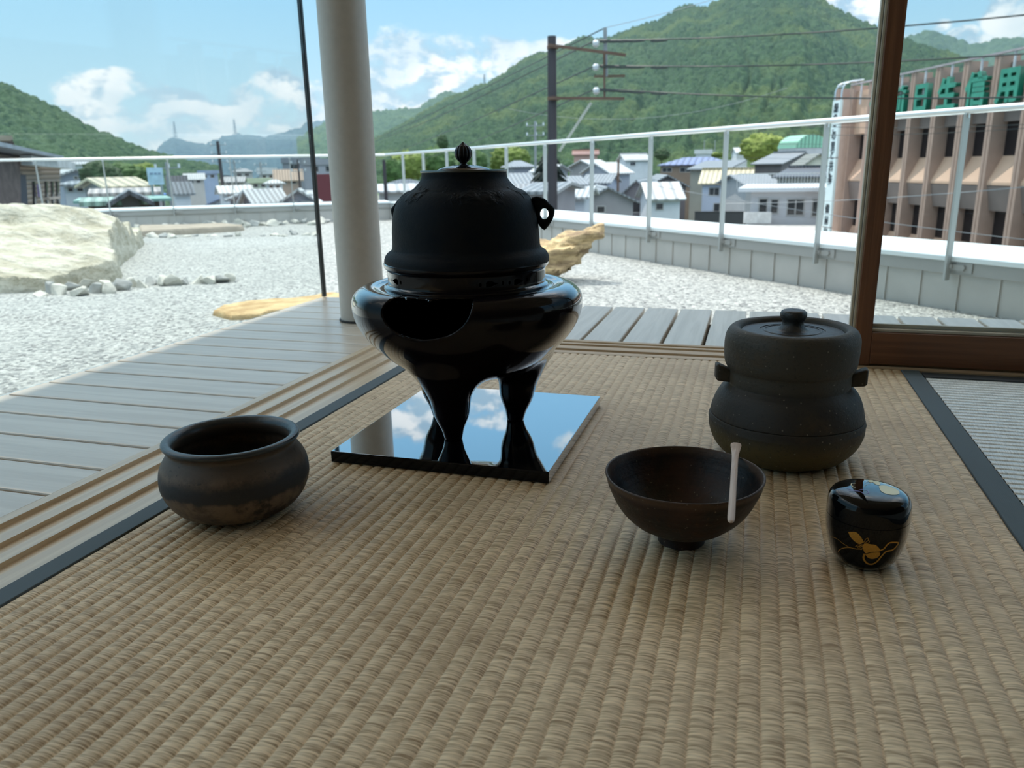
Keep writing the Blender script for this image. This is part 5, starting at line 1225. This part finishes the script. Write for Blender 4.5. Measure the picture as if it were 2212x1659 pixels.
gbp([(-80, 306), (84, 338), (84, 343), (-80, 316)], 'roof_edge', simple('silver roof edge', lin(170, 180, 196), .3), 3.3, -.5)
gbp([(34, 378), (49, 378), (54, 450), (40, 450)], 'doorway', pm('dark opening', lin(50, 60, 76), .6), .05, -.06)
for x_ in (69, 96, 109, 120): gbp([(x_, 392), (x_+2.4, 392), (x_+5, 450), (x_+2.4, 450)], 'slot_window', WIN, .05, -.04)
gbp([(72, 398), (76, 398), (79, 426), (75, 426)], 'lilac_sign', simple('lilac sign', lin(178, 160, 206), .5), .04, -.10)
gbp([(60, 428), (87, 425), (88, 430), (61, 433)], 'balcony_ledge', simple('beige ledge', lin(190, 176, 164), .6), .1, -.4)
P = atd(10, 320, 26); tk = empty('tall_block', (P[0], P[1], GR), 0, 'dark upper block with a small tiled roof at the far left edge', 'building'); go = Vector((-P[0], -P[1], -GR))
slabpx([(-70, 1300), (36, 1200), (36, 322), (26, 300), (-70, 306)], [25, 26, 26, 26, 25], 2.0, 'wall', hmat('wall', lin(96, 86, 84)), tk, go)
slabpx([(-70, 306), (24, 304), (27, 293), (-70, 291)], [24.6, 25.6, 25.6, 24.6], 2.6, 'roof', tile_mat(lin(176, 166, 152)), tk, go)
house(132, 196, 378, 368, 66, lin(150, 160, 176), rW, 'grey-blue house with bright roof slopes right of the grey-brown building', 8, 7, 'front', [(160, 382, 166, 386)])
house(138, 190, 402, 391, 55, lin(196, 202, 208), rS, 'small white house with a pale hipped roof in front of the grey-blue one', 0, 6, 'hip', [(146, 406, 156, 413), (166, 406, 178, 413)])
house(130, 200, 356, 350, 130, Wh, rW, 'low white roofs far behind, right of the grey-brown building', 0, 9, 'gable')
house(238, 312, 405, 388, 58, lin(140, 142, 150), rC, 'shed with a pale cream roof below the trees, left of the billboard', 14, 6, 'gable', pitch=.5)
house(215, 330, 421, 414, 44, lin(110, 100, 98), lin(200, 190, 184), 'long low house with a pinkish-white eave in front of the cream-roofed shed', 0, 5, 'gable')
house(190, 345, 436, 430, 34, lin(86, 66, 62), lin(130, 170, 164), 'dark red-brown low building with a teal roof behind the left-hand parapet', 0, 4, 'flat')
house(205, 298, 443, 438, 31, lin(96, 92, 90), lin(176, 206, 190), 'pale green awning roof just above the left-hand parapet', 0, 2, 'shed', name='awning_roof')
house(262, 300, 430, 420, 40, lin(90, 86, 84), rD, 'small dark gable in front of the teal roof', 0, 3, 'front')
house(310, 342, 424, 420, 43, lin(90, 130, 190), lin(70, 120, 196), 'small bright blue roof below the billboard', 0, 3, 'flat')
bb = empty('billboard', tuple(atd(338, 398, 38)[:2])+(GR,), -math.atan2(*atd(338, 398, 38)[:2]), 'pale blue-white billboard on posts in front of the left-hand trees', 'billboard')
zt, zb = atd(338, 362, 38)[2]-GR, atd(338, 399, 38)[2]-GR; bwid = 28/FPX*38
MB().box(-bwid/2, bwid/2, -.06, .06, zb, zt).build('panel', simple('billboard paint', lin(178, 202, 220), .5), bb)
MB().tube([(-bwid*.3, 0, 0), (-bwid*.3, 0, zb+.2)], .055, 8).tube([(bwid*.3, 0, 0), (bwid*.3, 0, zb+.2)], .055, 8).build('post', GALV, bb)
MB().box(-bwid*.34, -bwid*.12, -.075, -.06, zb+.42, zb+.50).box(-bwid*.06, bwid*.12, -.075, -.06, zb+.42, zb+.50).box(bwid*.18, bwid*.34, -.075, -.06, zb+.42, zb+.50).build('lettering', simple('faded blue letters', lin(120, 140, 166), .6), bb)
L_ = [(480, 540, 415, 404, 70, Wh, rW, 'gable', 10, 'white-roofed house right of the road and the tall dark pole'), (500, 560, 430, 418, 55, lin(150, 150, 156), rS, 'front', 6, 'low grey gable just above the parapet right of the road'),
      (545, 615, 432, 412, 52, lin(120, 120, 126), rW, 'gable', 28, 'house with a steep bright slope right behind the left-hand parapet'), (612, 680, 434, 412, 50, lin(140, 146, 160), rW, 'front', -6, 'grey-blue gable house touching the black glass joint'),
      (540, 580, 395, 385, 105, lin(190, 196, 180), lin(196, 206, 176), 'flat', 0, 'pale green flat building beyond the bright roofs'), (575, 610, 398, 388, 95, Wh, rW, 'hip', 0, 'white hip-roofed house beside the pale green building'),
      (596, 650, 386, 368, 110, lin(170, 150, 140), lin(196, 172, 150), 'gable', 0, 'house with a tan roof left of the glass joint'), (560, 595, 376, 362, 140, lin(190, 194, 190), rW, 'flat', 0, 'pale office block beyond the grey power pole'),
      (400, 440, 386, 376, 150, lin(200, 196, 190), rW, 'gable', 0, 'pale house at the far end of the road, left side'), (430, 470, 375, 368, 180, lin(160, 176, 200), lin(150, 166, 190), 'flat', 0, 'bluish block behind the tall dark power pole'),
      (366, 400, 398, 382, 100, lin(150, 130, 130), rD, 'gable', 0, 'dull red-brown house left of the road'), (376, 410, 410, 396, 70, Wh, rS, 'gable', 14, 'pale house closer to the road, left side'),
      (610, 690, 352, 340, 260, lin(140, 146, 156), lin(130, 136, 146), 'flat', 0, 'large grey block below the ridge near the glass joint'), (655, 735, 356, 342, 230, lin(150, 156, 164), lin(140, 146, 152), 'flat', 0, 'large grey block partly behind the steel column'),
      (504, 545, 372, 364, 200, lin(176, 178, 176), rS, 'hip', 0, 'mid-distance hip-roofed house right of the tall dark pole'), (700, 735, 420, 404, 60, lin(190, 190, 190), rW, 'gable', 10, 'white-roofed house between the glass joint and the column'),
      (690, 712, 440, 376, 58, lin(110, 58, 62), lin(110, 58, 62), 'flat', 0, 'narrow dark red block just right of the glass joint'), (480, 525, 392, 384, 120, lin(186, 180, 176), rS, 'gable', -10, 'small tiled house beyond the white-roofed house by the road')]
for a, b, ye, yr, d_, wc, rc, rf, yw, lb in L_:
    house(a, b, ye, yr, d_, wc, rc, lb, yw, None, rf, [(a+(b-a)*.2, ye+3, a+(b-a)*.4, ye+3+(b-a)*.14), (a+(b-a)*.6, ye+3, a+(b-a)*.8, ye+3+(b-a)*.14)] if b-a > 30 else [], over=.35)
# filler rows farther up the valley
rnd = random.Random(12)
posts = [(1104, 1188), (1188, 1290), (1290, 1415), (1415, 1580), (1580, 1800)]
wcs = [Wh, Gy, Cr, lin(190, 196, 206), lin(170, 160, 150), lin(150, 156, 168)]; rcs = [rS, rD, rW, rB, rC, lin(140, 130, 124), rS]
wcn = ['white', 'grey', 'cream', 'pale blue-grey', 'tan', 'slate-grey']; rcn = ['silver', 'dark', 'white', 'blue', 'cream', 'brown', 'silver']
def filler(x0, x1, d0, d1, n, where, grp):
    for k in range(n):
        px = x0+(x1-x0)*(k+.5)/n+rnd.uniform(-6, 6); d_ = rnd.uniform(d0, d1); wd = rnd.uniform(7, 11); hpx = FPX/d_; a = px-wd*hpx/2; b = px+wd*hpx/2
        hy = 379.5+(1106-px)*.0193; ez = rnd.uniform(3.2, 5.8); ye = hy+(8.85-ez)*hpx; yr = hy+(8.85-ez-rnd.uniform(1.3, 2.2))*hpx
        wi, ri = rnd.randrange(6), rnd.randrange(7)
        house(a, b, ye, yr, d_, wcs[wi], rcs[ri], '%s house, %s roof, %s from left %s' % (wcn[wi], rcn[ri], ORD[k], where), rnd.uniform(-35, 35), None, rnd.choice(('gable', 'front', 'hip', 'gable')), [(a+(b-a)*.2, ye+1.2*hpx, a+(b-a)*.4, ye+2.2*hpx)], over=.4, group=grp)
filler(1215, 1420, 180, 210, 6, 'between dark pole and solar roof', 'distant houses right of the dark pole')
filler(1440, 1600, 160, 200, 4, 'beyond the solar roof', 'distant houses beyond the solar roof')
filler(1210, 1320, 120, 140, 3, 'in the middle row right of the pole', 'middle-row houses right of the dark pole')
filler(1105, 1180, 140, 170, 3, 'left of the utility pole', 'distant houses left of the dark pole')
filler(395, 690, 210, 260, 7, 'far behind the left railing', 'distant houses beyond the left-hand railing')
filler(480, 690, 130, 170, 5, 'nearer behind the left railing', 'nearer houses beyond the left-hand railing')
filler(130, 330, 150, 190, 4, 'behind the left trees', 'distant houses left')
filler(835, 905, 130, 150, 2, 'between column and kettle', 'distant houses by the column')
# road and cars
A0, A1 = atd(400, 440, 40), atd(432, 380, 260)
dv = (A1-A0)[:2]; dv = dv/np.linalg.norm(dv); nv = np.array([-dv[1], dv[0]])
rd = MB().prism([tuple(A0[:2]-nv*5), tuple(A0[:2]+nv*5), tuple(A1[:2]+nv*5), tuple(A1[:2]-nv*5)], GR, GR+.05).build('road', simple('asphalt', lin(150, 150, 150), .8)); tag(rd, kind='structure')
def car(s, o, c, label):
    p = A0[:2]+dv*s+nv*o; t = empty('car', (p[0], p[1], GR+.05), -math.atan2(dv[0], dv[1]), label, 'car', 'cars on the road')
    b = MB().add([(-.85, -2, .3), (.85, -2, .3), (.85, 2, .3), (-.85, 2, .3), (-.85, -2, .85), (.85, -2, .85), (.85, 2, .8), (-.85, 2, .8)], [(0, 1, 2, 3), (4, 5, 6, 7), (0, 1, 5, 4), (1, 2, 6, 5), (2, 3, 7, 6), (3, 0, 4, 7)]).build('body', simple('car '+label[:12], c, .25), t); bevel(b, .12, 3)
    cb2 = MB().add([(-.8, -1.7, .85), (.8, -1.7, .85), (.8, 1, .85), (-.8, 1, .85), (-.65, -1.3, 1.42), (.65, -1.3, 1.42), (.65, .4, 1.42), (-.65, .4, 1.42)], [(0, 1, 2, 3), (4, 5, 6, 7), (0, 1, 5, 4), (1, 2, 6, 5), (2, 3, 7, 6), (3, 0, 4, 7)]).build('cabin', WIN, t)
    for sx_ in (-.8, .8):
        for sy_ in (-1.3, 1.3): MB().tube([(sx_-.1, sy_, .32), (sx_+.1, sy_, .32)], .32, 14).build('wheel', simple('tyre', lin(30, 30, 30), .8), t)
for s, o, c, l in ((38, 2, lin(225, 228, 228), 'white car nearest on the road beyond the left-hand railing'), (52, 2, lin(200, 204, 206), 'silver car second on the near lane'), (46, -2, lin(60, 64, 72), 'dark car on the far lane, nearest'), (70, 2, lin(228, 228, 226), 'white car third on the near lane'), (85, -2, lin(120, 130, 150), 'blue-grey car farther up the far lane'), (100, 2, lin(190, 60, 50), 'red car farthest up the road')): car(s, o, c, l)

# ---- the bank
hd = ray(997, 363.6); hd = hd/np.linalg.norm(hd); hd = np.array([hd[0], hd[1], 0]); hd /= np.linalg.norm(hd)
P0 = np.array(atd(1975, 158, 38.0)); nb_ = np.array([hd[1], -hd[0], 0]); nb_ = nb_ if nb_@P0 > 0 else -nb_       # away from the viewer
bk = empty('bank_building', (P0[0], P0[1], GR), 0, 'brown bank building with tall vertical fins and green sign characters', 'building')
TOP = 3.78-GR; bh = hd; 
def BL(s, o, z): return (bh[0]*s+nb_[0]*o, bh[1]*s+nb_[1]*o, z)     # along (away +), inwards +, height above the street
def bbox_(m_, s0, s1, o0, o1, z0, z1):
    v = [BL(s, o, z) for z in (z0, z1) for s, o in ((s0, o0), (s1, o0), (s1, o1), (s0, o1))]; m_.add(v, [(3, 2, 1, 0), (4, 5, 6, 7), (0, 1, 5, 4), (1, 2, 6, 5), (2, 3, 7, 6), (3, 0, 4, 7)]); return m_
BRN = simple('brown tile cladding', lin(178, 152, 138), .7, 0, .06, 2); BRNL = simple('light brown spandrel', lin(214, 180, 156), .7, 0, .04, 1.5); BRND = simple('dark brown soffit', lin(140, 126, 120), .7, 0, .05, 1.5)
BGL = pm('bank glass', (.012, .013, .018), .06, 0, spec=.7)
BW = 1.745
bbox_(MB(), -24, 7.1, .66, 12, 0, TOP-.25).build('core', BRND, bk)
bbox_(MB(), 5.35, 7.05, .05, 12, 0, TOP-.55).build('end_bay', BRN, bk)
fins = [5.23, 3.45, 1.72]+[-BW*k for k in range(0, 12)]+[6.75]
for s in fins:
    m_ = bbox_(MB(), s-.16, s-.02, -.02, .70, 0, TOP); bbox_(m_, s+.02, s+.16, -.02, .70, 0, TOP); bbox_(m_, s-.03, s+.03, .04, .70, 0, TOP-.05)
    m_.build('fin', BRN, bk)
bays = [(5.23, 3.45), (3.45, 1.72), (1.72, 0)]+[(-BW*k, -BW*(k+1)) for k in range(0, 11)]
for bi, (a, b) in enumerate(bays):
    s0, s1 = b+.16, a-.16
    g_ = bbox_(MB(), s0, s1, .56, .66, 0, TOP-2.0).build('window', BGL, bk)
    bbox_(MB(), (s0+s1)/2-.03, (s0+s1)/2+.03, .52, .57, 0, TOP-2.0).build('mullion', BRND, g_)
    for ti, zt in enumerate((TOP-3.35, TOP-6.50, TOP-9.65)):
        # sloping sill: light, bulging out
        z_ = zt
        v = [BL(s, o, z) for s in (s0, s1) for o, z in ((.56, z_), (.10, z_-.90), (.10, z_-1.0), (.56, z_-1.0))]
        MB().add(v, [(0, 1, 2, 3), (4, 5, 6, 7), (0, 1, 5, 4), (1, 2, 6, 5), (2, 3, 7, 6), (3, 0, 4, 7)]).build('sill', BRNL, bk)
        v = [BL(s, o, z) for s in (s0, s1) for o, z in ((.12, z_-1.02), (.30, z_-1.90), (.56, z_-1.90), (.56, z_-1.02))]
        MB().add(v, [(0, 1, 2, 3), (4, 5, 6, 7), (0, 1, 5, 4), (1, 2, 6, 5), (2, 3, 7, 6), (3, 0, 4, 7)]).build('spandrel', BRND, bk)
    bbox_(MB(), s0, s1, .38 if bi > 1 else .2, .7, TOP-2.2, TOP-.25).build('parapet_panel', BRND if bi > 1 else BRNL, bk)
bbox_(MB(), -20, 5.3, -.06, .06, TOP+.02, TOP+.09).build('rooftop_rail', simple('pinkish steel rail', lin(186, 176, 180), .5), bk)
m_ = MB()
for (a, b) in bays: bbox_(m_, (a+b)/2-.03, (a+b)/2+.03, -.03, .03, TOP-.9, TOP+.06)
m_.build('sign_hanger', simple('white steel', lin(214, 216, 222), .5), bk)
GRN = simple('green sign enamel', lin(12, 112, 90), .35, 0, .03, 1); GRNL = simple('green sign edge', lin(70, 160, 136), .4)
chars = '備前日生信用金庫'
rot = Matrix(((-bh[0], 0, -nb_[0], 0), (-bh[1], 0, -nb_[1], 0), (0, 1, 0, 0), (0, 0, 0, 1)))
for i, ch in enumerate(chars):
    bi = i+1; a, b = bays[bi]; c = (a+b)/2
    me = text_mesh(ch, 1.22, .11, .026)
    o = link('sign_character', me, GRN, bk); o.matrix_local = Matrix.Translation(Vector(BL(c, -.02, TOP-1.12)))@rot
    me = text_mesh(ch, 1.22, .012, .040)
    o2 = link('sign_character_rim', me, GRNL, o); o2.matrix_local = Matrix.Translation((0, 0, .10))
# vertical white sign with black writing and its bent pipe bracket
vsn = empty('vertical_sign', (P0[0]+bh[0]*5.95, P0[1]+bh[1]*5.95, GR), 0, 'tall narrow white sign with black vertical writing on the left end of the bank', 'sign')
vo = Vector((-bh[0]*5.95, -bh[1]*5.95, 0))
bbox_(MB(), 5.02, 5.82, -.62, -.50, TOP-9.6, TOP-.62).build('panel', simple('white sign panel', lin(222, 238, 238), .4, 0, .02), vsn, vo)
for z in (3.28, 6.6): bbox_(MB(), 5.01, 5.83, -.625, -.495, TOP-z, TOP-z+.03).build('panel_joint', RUST, vsn, vo)
m_ = MB()
for s in (5.08, 5.76): m_.tube([BL(s, -.56, TOP-.64), BL(s, -.56, TOP-.2), BL(s-.02, -.45, TOP+.08), BL(s-.1, -.15, TOP+.2), BL(s-.3, .3, TOP+.22)], .04, 8)
m_.tube([BL(5.08, -.5, TOP+.0), BL(5.76, -.5, TOP+.0)], .03, 8); m_.build('pipe_bracket', pm('chrome pipe', (.75, .78, .80), .2, .8), vsn, vo, smooth=50)
BLKT = simple('black writing', lin(50, 56, 62), .6)
for ch, dz in [('緑', 1.0), ('の', 1.45), ('こ', 1.95), ('の', 2.25), ('里', 2.75), ('と', 3.15), ('共', 3.65), ('に', 4.0), ('歩', 4.35), ('備', 5.72), ('前', 6.28), ('産', 6.85), ('の', 7.5), ('里', 8.1), ('側', 9.0)]:
    me = text_mesh(ch, .46, .01, .008); o = link('sign_writing', me, BLKT, vsn); o.matrix_local = Matrix.Translation(vo)@Matrix.Translation(Vector(BL(5.42, -.63, TOP-dz)))@rot

# ---- summer haze lying in the valley
hz = MB().box(-3000, 3000, 250, 4200, GR-.5, 190).mesh(); hm = bpy.data.materials.new('valley haze'); hm.use_nodes = True; nt = NT(hm.node_tree); nt.n.clear()
vsc = nt.new('ShaderNodeVolumeScatter'); vsc.inputs['Color'].default_value = (.60, .84, 1, 1); vsc.inputs['Density'].default_value = 0.00022; vsc.inputs['Anisotropy'].default_value = .0
nt.l.new(vsc.outputs[0], nt.new('ShaderNodeOutputMaterial').inputs['Volume'])
tag(link('haze', hz, hm), 'thin bluish summer haze in front of the mountains', 'haze', kind='stuff')
